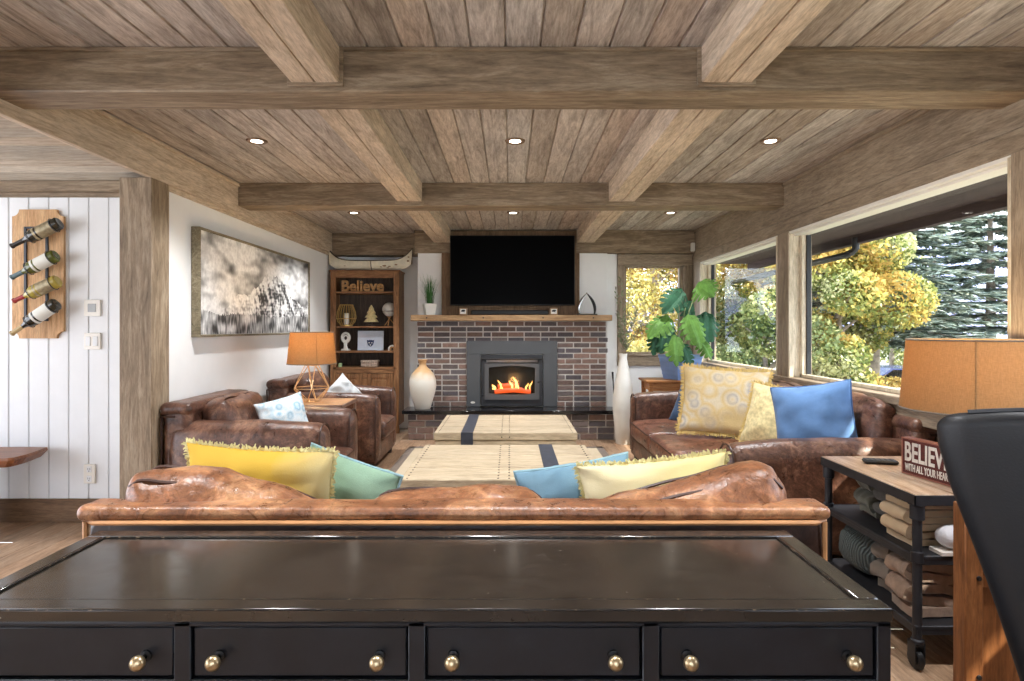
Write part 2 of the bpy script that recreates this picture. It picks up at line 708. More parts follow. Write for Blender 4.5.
def planks(mb, along, a0, a1, w, b0, b1, z, up, groove=0.007, depth=0.008, tone=(0.8, 1.12), split=0, warm=0.04):
    """boards running along one axis with real V grooves; up=1 faces up, -1 faces down"""
    n = max(1, round((a1 - a0) / w))
    w = (a1 - a0) / n
    rnd = random.Random(int((a0 + 7) * 131 + (b0 + 9) * 17))
    for i in range(n):
        s = a0 + i * w
        e = s + w
        cuts = [b0]
        if split:
            t = b0 + rnd.uniform(0.3, split)
            while t < b1 - 0.2:
                cuts.append(t)
                t += rnd.uniform(split * 0.6, split * 1.4)
        cuts.append(b1)
        for c0, c1 in zip(cuts, cuts[1:]):
            g = rnd.uniform(*tone)
            wm = rnd.uniform(-warm, warm)
            mb.cur = (g * (1 + wm), g, g * (1 - wm))
            zd = z - up * depth

            def P(a, b, zz):
                return (a, b, zz) if along == 'y' else (b, a, zz)
            q = [(s + groove, z), (e - groove, z)]
            e0 = 0.0015 if split else 0.0
            top = [P(q[0][0], c0 + e0, z), P(q[1][0], c0 + e0, z), P(q[1][0], c1 - e0, z), P(q[0][0], c1 - e0, z)]
            l = [P(s, c0, zd), P(q[0][0], c0, z), P(q[0][0], c1, z), P(s, c1, zd)]
            r = [P(q[1][0], c0, z), P(e, c0, zd), P(e, c1, zd), P(q[1][0], c1, z)]
            fl = (up > 0) == (along == 'y')
            for qd in (top, l, r):
                mb.quad(*(qd if fl else qd[::-1]))
    mb.cur = None
    return mb


# ------------------------------------------------------------------ room shell
CZ = 2.68          # ceiling
XL, XR = -2.44, 2.42
BEAMS = [(2.74, 2.97), (5.30, 5.53), (7.85, 8.05)]

# floor
m = MB()
planks(m, 'y', -6.0, 2.7, 0.145, -1.6, 8.45, 0.0, 1, 0.002, 0.003, (0.82, 1.14), split=2.2)
struct(m.build('floor', MT['floor'], smooth=False), 'brown plank floor of the living room')

# ceiling boards, one mesh for the room and one for the lower space on the left
m = MB()
planks(m, 'y', XL - 0.1, 2.5, 0.158, -1.6, 8.4, CZ, -1, 0.007, 0.014, (0.78, 1.12))
m.box(XL - 0.2, 2.7, -1.6, 8.45, CZ + 0.012, CZ + 0.06, 0)
struct(m.build('ceiling', MT['plank'], smooth=False), 'weathered plank ceiling of the living room')
m = MB()
planks(m, 'x', -1.6, 4.5, 0.15, -6.0, XL - 0.01, 2.45, -1, 0.004, 0.006, (0.8, 1.12))
m.box(-6.0, XL - 0.01, -1.6, 4.5, 2.462, 2.5, 0)
struct(m.build('ceiling_left', MT['plank_x'], smooth=False), 'lower plank ceiling over the passage on the left')

# cross beams
for k, (y0, y1) in enumerate(BEAMS):
    zb = 2.38 if k == 2 else 2.48
    m = MB()
    m.box(-3.2 if k == 0 else (-1.25 if k == 2 else XL + 0.02), 2.45, y0, y1, zb, CZ, 0.006)
    struct(m.build('ceiling_beam', MT['beam_x']),
           ['wooden cross beam nearest the camera', 'wooden cross beam in the middle of the ceiling', 'wooden beam along the fireplace wall'][k])
    if k < 2:
        t = MB()
        t.box(XL + 0.02, 2.42, y0 - 0.014, y0 + 0.002, CZ - 0.018, CZ - 0.001, 0.003)
        struct(t.build('trim_%d' % (k + 1), MT['beam_x']))
m = MB()
m.box(XL + 0.02, -1.21, 8.10, 8.28, 2.38, CZ, 0.006)
struct(m.build('ceiling_beam', MT['beam_x']), 'short wooden beam across the bookcase alcove')
# long beams between them, each bay its own timber
for x0, x1, side in ((-0.995, -0.775, 'left'), (0.87, 1.10, 'right')):
    for (y0, y1, where) in ((-1.5, 2.735, 'nearest bay'), (2.975, 5.295, 'middle bay'), (5.535, 7.845, 'bay before the fireplace')):
        m = MB()
        mid = (x0 + x1) / 2
        m.box(x0, mid - 0.0015, y0, y1, 2.515, CZ, 0.004)
        m.box(mid + 0.0015, x1, y0, y1, 2.515, CZ, 0.004)
        m.box(x0 + 0.01, x1 - 0.01, y0, y1, 2.522, CZ - 0.01, 0)
        struct(m.build('ceiling_beam', MT['beam_y']), 'long wooden beam of the %s row in the %s' % (side, where))
        m = MB()
        m.box(x0 - 0.018, x1 + 0.018, y1 - 0.012, y1 + 0.001, 2.498, CZ - 0.001, 0.003)
        struct(m.build('trim_9', MT['beam_x']))

# left beam, post and white wall
m = MB()
m.box(XL + 0.0, -2.40, -1.6, 8.10, 2.41, CZ, 0.004)
m.box(-2.62, XL, -1.6, 4.23, 2.46, CZ, 0.004)
m.box(-2.405, -2.385, -1.6, 7.85, CZ - 0.03, CZ - 0.004, 0.004)
struct(m.build('ceiling_beam', MT['beam_y']), 'long pale wooden beam over the left wall')
m = MB()
m.box(-2.62, -2.40, 4.02, 4.23, 0.0, 2.41, 0.006)
struct(m.build('wall_post', MT['beam_z']), 'square wooden post at the end of the white wall')
m = MB()
m.box(XL - 0.16, XL, 4.23, 8.40, 0.0, 2.45, 0.003)
struct(m.build('wall_left', MT['white_wall']), 'white wall with the mountain picture')
m = MB()
m.box(XL, XL + 0.022, 4.23, 8.09, 2.375, 2.41, 0.003)
struct(m.build('trim_3', MT['beam_y']))
m = MB()
m.box(XL, XL + 0.02, 4.235, 8.35, 0.0, 0.14, 0.003)
struct(m.build('baseboard_left', MT['casing_y']))

# boarded wall on the far left
m = MB()
n = 22
x = -2.62
m.box(-6.0, -2.6, 4.362, 4.40, 0, 2.46, 0)
while x > -6.0:
    m.box(x - 0.1425, x - 0.0025, 4.35, 4.365, 0.10, 2.40, 0.004)
    x -= 0.145
struct(m.build('wall_boarded', MT['white_board'], smooth=False), 'white vertical board wall with the bottle rack')
m = MB()
m.box(-6.0, -2.62, 4.325, 4.35, 0.0, 0.165, 0.005)
struct(m.build('baseboard_boarded', MT['base_wood']))
m = MB()
m.box(-6.0, -2.62, 4.27, 4.35, 2.375, 2.45, 0.004)
m.box(-6.0, -2.62, 4.315, 4.35, 2.345, 2.376, 0.003)
struct(m.build('trim_4', MT['beam_x']))

# back walls: alcove, chimney breast, window wall
m = MB()
m.box(XL, -1.205, 8.35, 8.45, 0, CZ, 0.002)
m.box(-1.212, -1.20, 7.92, 8.40, 0, CZ, 0.001)
struct(m.build('wall_back_alcove', MT['white_wall']), 'white alcove wall behind the bookcase')
m = MB()
m.box(-1.21, -0.88, 7.87, 7.96, 1.5, 2.40, 0.003)
m.box(0.90, 1.276, 7.87, 7.96, 1.5, 2.40, 0.003)
m.box(-1.2, 1.27, 7.93, 8.1, 0, CZ, 0.003)
struct(m.build('wall_back_chimney', MT['white_wall']), 'white chimney breast above the mantel')
m = MB()
m.box(1.276, 1.50, 7.95, 8.08, 0, 2.40, 0.002)
m.box(1.50, 2.42, 7.95, 8.08, 0, 0.90, 0.002)
m.box(1.50, 2.42, 7.95, 8.08, 2.30, 2.45, 0.002)
struct(m.build('wall_back_window', MT['white_wall']), 'white wall under the corner window')
m = MB()
m.box(1.276, 2.5, 7.93, 7.95, 0, 0.12, 0.003)
struct(m.build('baseboard_back', MT['casing_x']))

# right wall: beams above, panel below
m = MB()
m.box(XR, XR + 0.16, -1.6, 8.05, 2.35, CZ, 0.004)
m.box(XR - 0.018, XR + 0.002, -1.6, 7.85, CZ - 0.03, CZ - 0.003, 0.004)
struct(m.build('ceiling_beam', MT['casing_y']), 'deep wooden header beam over the right windows')
m = MB()
m.box(XR - 0.012, XR + 0.16, -1.6, 7.95, 2.235, 2.345, 0.004)
struct(m.build('trim_5', MT['casing_y']))
m = MB()
m.box(2.64, 2.72, -1.6, 8.05, 0, 0.92, 0.002)
struct(m.build('wall_right', MT['casing_y']), 'brown wall below the right windows')


def side_window(k, y0, y1, label):
    """a picture window in the right wall between y0 and y1"""
    f = MB()
    z0, z1 = 0.975, 2.225
    wh = MT['cream_frame']
    # lining
    f.box(XR - 0.01, 2.60, y0 - 0.005, y0 + 0.02, z0, z1, 0.003)
    f.box(XR - 0.01, 2.60, y1 - 0.02, y1 + 0.005, z0, z1, 0.003)
    o = f.build('window_%d' % k, wh)
    struct(o, label)
    h = MB()
    h.box(XR - 0.005, 2.60, y0, y1, z1 - 0.012, z1 + 0.012, 0.003)
    h.box(XR + 0.03, 2.56, y0 + 0.02, y1 - 0.02, z1 - 0.03, z1 - 0.012, 0.003)
    h.build('head_track', MT['white_metal'], o)
    s = MB()
    s.box(XR - 0.035, 2.66, y0 - 0.1, y1 + 0.1, z0 - 0.055, z0, 0.006)
    s.box(XR - 0.018, XR + 0.01, y0 - 0.1, y1 + 0.1, z0 - 0.15, z0 - 0.055, 0.004)
    s.build('window_sill', MT['casing_y'], o)
    a = MB()
    for (ya, yb) in ((y0 + 0.02, y0 + 0.06), (y1 - 0.06, y1 - 0.02)):
        a.box(2.50, 2.565, ya, yb, z0, z1, 0.004)
    a.box(2.50, 2.565, y0 + 0.02, y1 - 0.02, z0, z0 + 0.028, 0.004)
    a.build('sash', MT['cream_frame'], o)
    d = MB()
    for (ya, yb) in ((y0 + 0.06, y0 + 0.075), (y1 - 0.075, y1 - 0.06)):
        d.box(2.535, 2.575, ya, yb, z0, z1, 0.003)
    d.build('glazing_seal', MT['black'], o)
    p = MB()
    p.box(2.548, 2.554, y0 + 0.06, y1 - 0.06, z0 + 0.02, z1 - 0.01, 0)
    p.build('pane', MT['glasspane'], o)
    return o


side_window(1, 5.42, 7.62, 'side window nearest the fireplace corner')
side_window(2, 2.89, 5.20, 'large side window beside the leather sofa')
side_window(3, 0.30, 2.60, 'unseen side window nearest the camera, added to let daylight in')  # added out of view so that more daylight enters
for k, (y0, y1) in enumerate(((7.62, 8.05), (5.20, 5.42), (2.60, 2.89), (-1.6, 0.30))):
    m = MB()
    m.box(XR - (0.014 if k == 2 else 0.006), 2.62, y0 + 0.004, y1 - 0.004, 0.82, 2.24, 0.005)
    struct(m.build('wall_post', MT['casing_z']), 'timber post between the right windows')

m = MB()  # unseen rear wall, added to cut the skylight from behind the camera
RW = (-1.4, 1.1, 1.0, 2.1)
m.box(-6.0, RW[0], -1.70, -1.6, 0, CZ, 0.002)
m.box(RW[1], 2.72, -1.70, -1.6, 0, CZ, 0.002)
m.box(RW[0], RW[1], -1.70, -1.6, 0, RW[2], 0.002)
m.box(RW[0], RW[1], -1.70, -1.6, RW[3], CZ, 0.002)
struct(m.build('unseen_rear_wall', MT['white_wall']), 'unseen white wall added at the rear to hold back light')
f = MB()  # unseen rear window, added to bring fill light onto upright faces
f.box(RW[0], RW[1], -1.70, -1.58, RW[2] - 0.05, RW[2], 0.003)
f.box(RW[0], RW[1], -1.70, -1.58, RW[3], RW[3] + 0.05, 0.003)
f.box(RW[0] - 0.05, RW[0], -1.70, -1.58, RW[2] - 0.05, RW[3] + 0.05, 0.003)
f.box(RW[1], RW[1] + 0.05, -1.70, -1.58, RW[2] - 0.05, RW[3] + 0.05, 0.003)
f.box(-0.18, -0.12, -1.68, -1.62, RW[2], RW[3], 0.003)
o = f.build('window_5', MT['cream_frame'])
struct(o, 'wide unseen window added in the rear wall for fill light')
f = MB()
f.box(RW[0], RW[1], -1.653, -1.648, RW[2], RW[3], 0)
f.build('pane', MT['glasspane'], o)

# corner window in the back wall
f = MB()
f.box(1.42, 1.52, 7.925, 8.06, 0.90, 2.38, 0.004)
f.box(2.30, 2.41, 7.925, 8.06, 0.90, 2.38, 0.004)
o = f.build('window_4', MT['casing_z'])
struct(o, 'corner window right of the fireplace')
f = MB()
f.box(1.42, 2.41, 7.92, 8.06, 2.225, 2.375, 0.004)
f.box(1.42, 2.41, 7.92, 8.06, 0.90, 1.03, 0.004)
f.box(1.42, 2.41, 7.90, 8.06, 1.03, 1.055, 0.004)
f.build('window_frame', MT['casing_x'], o)
f = MB()
f.box(1.52, 1.55, 8.0, 8.05, 1.05, 2.23, 0.003)
f.box(2.25, 2.30, 7.97, 8.05, 1.05, 2.23, 0.003)
f.box(1.52, 2.30, 8.0, 8.05, 1.05, 1.08, 0.003)
f.box(1.52, 2.30, 8.0, 8.05, 2.20, 2.23, 0.003)
f.build('sash', MT['casing_z'], o)
f = MB()
f.box(1.55, 2.25, 8.02, 8.026, 1.08, 2.20, 0)
f.build('pane', MT['glasspane'], o)
m = MB()
m.box(2.36, 2.41, 7.80, 7.85, 2.40, 2.51, 0.006)
o = m.build('motion_sensor', MT['white_metal'])
tag(o, 'small white sensor high in the corner above the windows', 'sensor')

# recessed ceiling lights
MT['ring_metal'] = plain('bronze_ring', L(128, 104, 84), 0.5, 0.3, var=0.1)
for r, y in enumerate((1.55, 4.1, 6.65)):
    for c, x in enumerate((-1.73, 0.035, 1.78)):
        nm = (('left', 'middle', 'right')[c], ('nearest', 'middle', 'far')[r])
        t = thing('recessed_light', 'recessed ceiling light, %s one of the %s row' % nm, 'ceiling light', (x, y, CZ), 0, 'recessed ceiling lights')
        m = MB()
        m.lathe([(0.038, -0.004), (0.062, -0.010), (0.068, -0.006), (0.070, 0.0), (0.04, 0.0)], 24, cap=False)
        m.build('trim_ring', MT['ring_metal'], t)
        m = MB()
        m.lathe([(0.0, -0.003), (0.039, -0.005)], 20, cap=False)
        if 'lens' not in MT:
            MT['lens'] = emit('lit_lens', (1.0, 0.92, 0.8), 6.0)
        m.build('lens', MT['lens'], t)
        ld = bpy.data.lights.new('recessed_lamp', 'SPOT')
        ld.energy = 62
        ld.color = (0.97, 0.98, 1.0)
        ld.spot_size = R(115)
        ld.spot_blend = 1.0
        ld.shadow_soft_size = 0.06
        lo = bpy.data.objects.new('recessed_lamp', ld)
        lo.parent = t
        lo.location = (0, 0, -0.03)
        COL.objects.link(lo)

# ------------------------------------------------------------------ fireplace


def brick_face(mb, x0, x1, z0, z1, y, bw=0.215, bh=0.0715, j=0.016, seed=1, skip=None):
    rnd = random.Random(seed)
    rows = round((z1 - z0) / bh)
    bh = (z1 - z0) / rows
    pal = [L(112, 96, 90), L(124, 104, 95), L(102, 93, 92), L(134, 110, 99), L(98, 92, 95), L(116, 106, 103), L(140, 114, 103), L(106, 100, 101)]
    for r in range(rows):
        a = z0 + r * bh + j / 2
        b = a + bh - j
        x = x0 - (bw / 2 if r % 2 else 0)
        while x < x1 - 0.01:
            s, e = max(x0, x + j / 2), min(x1, x + bw - j / 2)
            x += bw
            if rnd.random() < 0.12:
                x -= bw / 2
                e = min(x1, x - j / 2)
            if e - s < 0.02:
                continue
            segs = [(s, e)]
            if skip:
                k0, k1, kz = skip
                if a < kz - 0.02:
                    segs = [q for q in ((s, min(e, k0)), (max(s, k1), e)) if q[1] - q[0] > 0.02]
            for (s2, e2) in segs:
                c = rnd.choice(pal)
                g = rnd.uniform(0.8, 1.15)
                mb.cur = tuple(q * g for q in c[:3])
                mb.box(s2, e2, y - rnd.uniform(0.004, 0.008), y + 0.03, a, b, 0.003)
    mb.cur = None
    return mb


fp = thing('fireplace', 'brick fireplace with black stone hearth, wooden mantel and a burning stove insert', 'fireplace', (0.03, 7.85, 0))
fp_off = Vector((-0.03, -7.85, 0))


def fp_build(mb, name, mat, par=fp, **k):
    o = mb.build(name, mat, par, **k)
    if par is fp:
        o.location = fp_off
    return o


m = MB()
m.box(-1.205, 1.272, 7.852, 7.928, 0.0, 1.49, 0.002)
m.box(-1.27, 1.32, 7.505, 7.85, 0.0, 0.325, 0.002)
body = fp_build(m, 'mortar_core', MT['mortar'])
m = MB()
brick_face(m, -1.212, 1.278, 0.37, 1.49, 7.85, seed=3, skip=(-0.56, 0.61, 1.23))
fp_build(m, 'chimney_bricks', MT['brick'], smooth=False)
m = MB()
brick_face(m, -1.275, 1.325, 0.0, 0.325, 7.50, bh=0.08, seed=8)
fp_build(m, 'hearth_bricks', MT['brick'], smooth=False)
m = MB()
m.box(-1.345, 1.385, 7.455, 7.846, 0.328, 0.372, 0.005)
fp_build(m, 'hearth_slab', MT['slab'])
MT['mantel'] = wood('mantel_wood', L(136, 104, 72), L(176, 142, 104), L(204, 174, 134), 'x', 1.1, 0.6, 0.3)
m = MB()
m.box(-1.265, 1.302, 7.63, 7.845, 1.492, 1.566, 0.006)
mn = fp_build(m, 'mantel', MT['mantel'])
for x in (-1.06, -0.34, 0.42, 1.06):
    m = MB()
    m.lathe([(0.0, 0), (0.010, 0.0), (0.010, 0.003), (0.0, 0.004)], 10, TR(x, 7.631, 1.53, 90))
    m.build('bolt', MT['black'], mn)
MT['backing'] = wood('tv_surround_wood', L(84, 64, 44), L(118, 92, 66), L(142, 116, 88), 'z', 1.1, 0.6, 0.3)
# stove insert
m = MB()
yf = 7.83
m.box(-0.565, 0.615, yf - 0.012, yf + 0.02, 1.06, 1.232, 0.003)
m.box(-0.565, -0.385, yf - 0.012, yf + 0.02, 0.374, 1.06, 0.003)
m.box(0.435, 0.615, yf - 0.012, yf + 0.02, 0.374, 1.06, 0.003)
ins = fp_build(m, 'stove_surround', MT['steel_grey'])
m = MB()
m.box(-0.375, 0.425, yf - 0.035, yf + 0.02, 0.385, 0.52, 0.006)
m.box(-0.375, 0.425, yf - 0.035, yf + 0.02, 0.985, 1.05, 0.006)
m.box(-0.375, -0.31, yf - 0.035, yf + 0.02, 0.52, 0.985, 0.006)
m.box(0.36, 0.425, yf - 0.035, yf + 0.02, 0.52, 0.985, 0.006)
m.build('stove_body', MT['steel_dark'], ins)
m = MB()
# door with an arched opening
N = 16
x0, x1, z0, z1 = -0.33, 0.38, 0.47, 0.94
wx0, wx1, wz0, wz1 = -0.275, 0.325, 0.555, 0.885
yd = yf - 0.06
for i in range(N):
    a, b = i / N, (i + 1) / N

    def up(t):
        return wz1 + 0.025 * (1 - (2 * t - 1) ** 2)

    def dn(t):
        return wz0 - 0.02 * (1 - (2 * t - 1) ** 2)
    xa, xb = wx0 + (wx1 - wx0) * a, wx0 + (wx1 - wx0) * b
    for (p, q, r_, s_) in (((xa, up(a)), (xb, up(b)), (xb, z1), (xa, z1)), ((xa, z0), (xb, z0), (xb, dn(b)), (xa, dn(a)))):
        m.quad(*[(c[0], yd, c[1]) for c in (p, q, r_, s_)])
    m.quad((xa, yd, up(a)), (xa, yd + 0.04, up(a)), (xb, yd + 0.04, up(b)), (xb, yd, up(b)))
    m.quad((xa, yd, dn(a)), (xb, yd, dn(b)), (xb, yd + 0.04, dn(b)), (xa, yd + 0.04, dn(a)))
m.box(x0, wx0, yd, yd + 0.04, z0, z1, 0.0)
m.box(wx1, x1, yd, yd + 0.04, z0, z1, 0.0)
m.box(x0, x1, yd + 0.002, yd + 0.04, z1 - 0.008, z1, 0.0)
m.box(x0, x1, yd + 0.002, yd + 0.04, z0, z0 + 0.008, 0.0)
dr = m.build('stove_door', MT['steel_grey'], ins, smooth=False)
m = MB()
m.box(wx0 - 0.005, wx1 + 0.005, yd + 0.02, yd + 0.024, wz0 - 0.03, wz1 + 0.03, 0)
m.build('door_glass', MT['glass_clear'], dr)
m = MB()
m.tube([(x1 - 0.02, yd - 0.004, 0.70), (x1 - 0.02, yd - 0.03, 0.70), (x1 + 0.03, yd - 0.035, 0.70)], 0.009, 8)
m.build('door_handle', MT['black'], dr)
m = MB()
m.tube([(-0.36, yf - 0.05, 1.0), (0.42, yf - 0.05, 1.0)], 0.012, 8)
m.tube([(0.24, yf - 0.07, 1.005), (0.36, yf - 0.07, 1.005)], 0.014, 8)
m.build('air_bar', MT['black'], ins)
m = MB()
m.box(-0.32, 0.37, 7.79, 7.795, 0.50, 0.545, 0)
m.quad((-0.32, 7.845, 0.53), (-0.32, 7.845, 0.95), (0.37, 7.845, 0.95), (0.37, 7.845, 0.53))
m.box(-0.32, 0.37, 7.80, 7.845, 0.50, 0.545, 0)
m.build('firebox', MT['black'], ins)
m = MB()
m.lathe([(0, 0), (0.03, 0.0), (0.028, 0.004), (0, 0.005)], 16, TR(-0.485, yf - 0.014, 0.43, 90) @ Matrix.Diagonal((1, 0.5, 1, 1)))
m.build('maker_badge', MT['ceramic'], ins)
MT['ember'] = emit('glowing_log', (0.75, 0.08, 0.01), 0.55)
for (xa, za, xb, zb, yy) in ((-0.2, 0.575, 0.16, 0.60, 7.80), (-0.05, 0.60, 0.27, 0.57, 7.812), (-0.16, 0.64, 0.12, 0.655, 7.815)):
    m = MB()
    m.tube([(xa, yy, za), ((xa + xb) / 2, yy, (za + zb) / 2 + 0.006), (xb, yy, zb)], [0.03, 0.034, 0.028], 10)
    m.build('burning_log', MT['ember'], ins)
rnd = random.Random(4)
MT['flame'] = emit('flame', (1.0, 0.42, 0.10), 1.6)
for (fx, fh, fw) in ((-0.20, 0.07, .034), (-0.13, 0.13, .024), (-0.10, 0.08, .02), (0.02, 0.12, .03), (0.07, 0.17, .032), (0.11, 0.12, .022), (-0.22, 0.05, .03), (0.21, 0.09, .022), (0.26, 0.12, .018)):
    pts, rs = [], []
    ph = rnd.uniform(0, 6)
    for i in range(9):
        t = i / 8
        pts.append((fx + 0.035 * math.sin(ph + t * 4) * t, 7.795 + 0.01 * math.cos(ph + 3 * t), 0.60 + fh * t))
        rs.append(max(0.0008, fw * 0.5 * math.sin(PI * (0.18 + 0.82 * t)) ** 1.2))
    m = MB()
    m.tube(pts, rs, 8)
    m.build('flame', MT['flame'], ins)
fl = bpy.data.lights.new('fire_glow', 'POINT')
fl.energy = 1.5
fl.color = (1.0, 0.45, 0.15)
fl.shadow_soft_size = 0.05
fo = bpy.data.objects.new('fire_glow', fl)
fo.location = (0.05, 7.72, 0.72)
COL.objects.link(fo)

# timber surround behind the television
m = MB()
m.box(-0.89, 0.905, 7.80, 7.868, 1.567, 2.375, 0.006)
m.box(-0.765, 0.86, 7.80, 7.848, 2.37, 2.66, 0.006)
struct(m.build('trim_6', MT['backing']), 'brown timber surround behind the television')
# television
t = thing('tv', 'large black flat television hung above the mantel', 'tv', (0.032, 7.74, 1.69))
m = MB()
m.box(-0.806, 0.806, 0.0, 0.058, 0.0, 0.905, 0.006)
m.build('tv_case', MT['black'], t)
m = MB()
m.box(-0.796, 0.796, -0.004, 0.002, 0.014, 0.896, 0.001)
m.build('screen', MT['screen'], t)

# things on the mantel
m = MB()
m.box(-0.50, 0.495, 7.685, 7.76, 1.567, 1.63, 0.012)
m.box(-0.14, 0.14, 7.68, 7.69, 1.575, 1.622, 0.004)
o = m.build('soundbar', MT['black'])
tag(o, 'long black soundbar on the mantel under the television', 'speaker')
for x, w in ((-0.60, 'left'), (0.562, 'right')):
    t = thing('picture_block', 'small cream block with a dark mark on the mantel, %s of the soundbar' % w, 'ornament', (x, 7.70, 1.567), 0, 'picture blocks on the mantel')
    m = MB()
    m.box(-0.05, 0.05, -0.02, 0.03, 0, 0.088, 0.005)
    m.build('block', MT['ceramic'], t)
    m = MB()
    m.box(-0.05, 0.05, -0.026, -0.018, 0, 0.014, 0.002)
    m.box(-0.05, 0.05, -0.026, -0.018, 0.076, 0.09, 0.002)
    m.box(-0.05, -0.038, -0.026, -0.018, 0, 0.09, 0.002)
    m.box(0.038, 0.05, -0.026, -0.018, 0, 0.09, 0.002)
    m.build('border', MT['mantel'], t)
    m = MB()
    m.prism([(-0.03, 0.045), (-0.02, 0.062), (0.0, 0.068), (0.022, 0.066), (0.03, 0.05), (0.016, 0.045), (0.02, 0.028), (0.008, 0.04), (-0.01, 0.04)], 0, 0.003, TR(0, -0.0185, 0, 90))
    m.build('dark_mark', MT['black'], t)

# potted grass on the mantel
t = thing('potted_grass', 'artificial green grass in a white square pot on the mantel', 'plant', (-1.035, 7.73, 1.5675), R(20))
m = MB()
P = TR()
for z0, z1, a, b in ((0, 0.145, 0.055, 0.078),):
    pts = [(-a, -a, 0), (a, -a, 0), (a, a, 0), (-a, a, 0), (-b, -b, z1), (b, -b, z1), (b, b, z1), (-b, b, z1)]
    ids = [m.vert(p) for p in pts]
    for q in ((0, 3, 2, 1), (0, 1, 5, 4), (1, 2, 6, 5), (2, 3, 7, 6), (3, 0, 4, 7)):
        m.face([ids[i] for i in q])
    m.box(-b + 0.006, b - 0.006, -b + 0.006, b - 0.006, z1 - 0.02, z1 - 0.008, 0)
m.build('pot', MT['ceramic'], t, smooth=False)
m = MB()
rnd = random.Random(11)
for i in range(110):
    a = rnd.uniform(0, 2 * PI)
    r0 = rnd.uniform(0, 0.05)
    lean = rnd.uniform(0.0, 0.13) * (1.6 if rnd.random() < 0.2 else 1)
    h = rnd.uniform(0.2, 0.40)
    g = rnd.uniform(0.6, 1.3)
    m.cur = tuple(c * g for c in L(78, 128, 70)[:3])
    w = rnd.uniform(0.003, 0.006)
    d = Vector((math.cos(a), math.sin(a), 0))
    s = Vector((-d.y, d.x, 0)) * w
    prev = None
    for k in range(4):
        u = k / 3
        c = d * (r0 + lean * u * u) + Vector((0, 0, 0.13 + h * u))
        c.y = min(c.y, 0.085)
        ww = s * (1 - u * 0.92)
        cur = (m.vert(c - ww), m.vert(c + ww))
        if prev:
            m.face((prev[0], prev[1], cur[1], cur[0]))
        prev = cur
m.build('grass_blades', MT['leaf'], t, smooth=False)

# flame shaped sculpture
t = thing('flame_sculpture', 'silver and black twin blade sculpture on the right end of the mantel', 'sculpture', (0.99, 7.72, 1.567))
MT['silver'] = plain('polished_silver', L(190, 190, 195), 0.12, 1.0, var=0.05)
for s, mt in ((-1, MT['silver']), (1, MT['silver'])):
    m = MB()
    pts, rs = [], []
    for i in range(13):
        u = i / 12
        pts.append((s * (0.095 + 0.035 * math.sin(u * PI * 0.8) - 0.125 * u ** 1.6), 0.0, 0.012 + 0.275 * u))
        rs.append(0.003 + 0.017 * math.sin(PI * (0.12 + 0.86 * u)))
    m.tube(pts, rs, 12, M=Matrix.Diagonal((1, 0.6, 1, 1)))
    m.build('blade', MT['black'] if s > 0 else mt, t)
m = MB()
m.box(-0.13, 0.13, -0.04, 0.04, 0, 0.014, 0.004)
m.build('plinth', MT['black'], t)

# hearth vase
t = thing('vase', 'white rounded vase with a tan neck standing on the hearth', 'vase', (-1.11, 7.64, 0.3735))
MT['vase'] = bpy.data.materials.new('vase_glaze')
nt, N_, K_, b_ = nodes_of(MT['vase'])
tc = N_.new('ShaderNodeTexCoord')
sp = N_.new('ShaderNodeSeparateXYZ')
K_.new(tc.outputs['Object'], sp.inputs[0])
ad = N_.new('ShaderNodeMath')
ad.operation = 'MULTIPLY_ADD'
ad.inputs[1].default_value = 0.08
K_.new(ntex(nt, coords(nt), 18, 4), ad.inputs[0])
K_.new(sp.outputs[2], ad.inputs[2])
K_.new(ramp(nt, ad.outputs[0], [(0.40, L(232, 229, 218)), (0.52, L(216, 178, 128)), (0.62, L(204, 160, 112))]), b_.inputs['Base Color'])
b_.inputs['Roughness'].default_value = 0.45
m = MB()
m.lathe([(0.0, 0), (0.092, 0.0), (0.10, 0.012), (0.125, 0.10), (0.158, 0.21), (0.172, 0.30), (0.165, 0.38), (0.135, 0.45), (0.09, 0.50), (0.052, 0.535), (0.042, 0.56), (0.046, 0.60), (0.062, 0.622), (0.055, 0.626), (0.036, 0.60), (0.034, 0.56)], 36, cap=False)
m.build('vase_body', MT['vase'], t)
# poker
t = thing('fire_poker', 'thin black fire poker leaning at the right end of the hearth', 'poker', (1.325, 7.6, 0.3815))
m = MB()
m.tube([(0, 0, 0.0), (0, 0.12, 0.36)], 0.008, 8)
m.tube([(0, 0, 0.0), (-0.03, 0, 0.004)], 0.007, 8)
m.build('rod', MT['black_metal'], t)
m = MB()
m.tube([(0, 0.12, 0.36), (0, 0.15, 0.45)], [0.010, 0.014], 8)
m.build('handle', MT['black'], t)


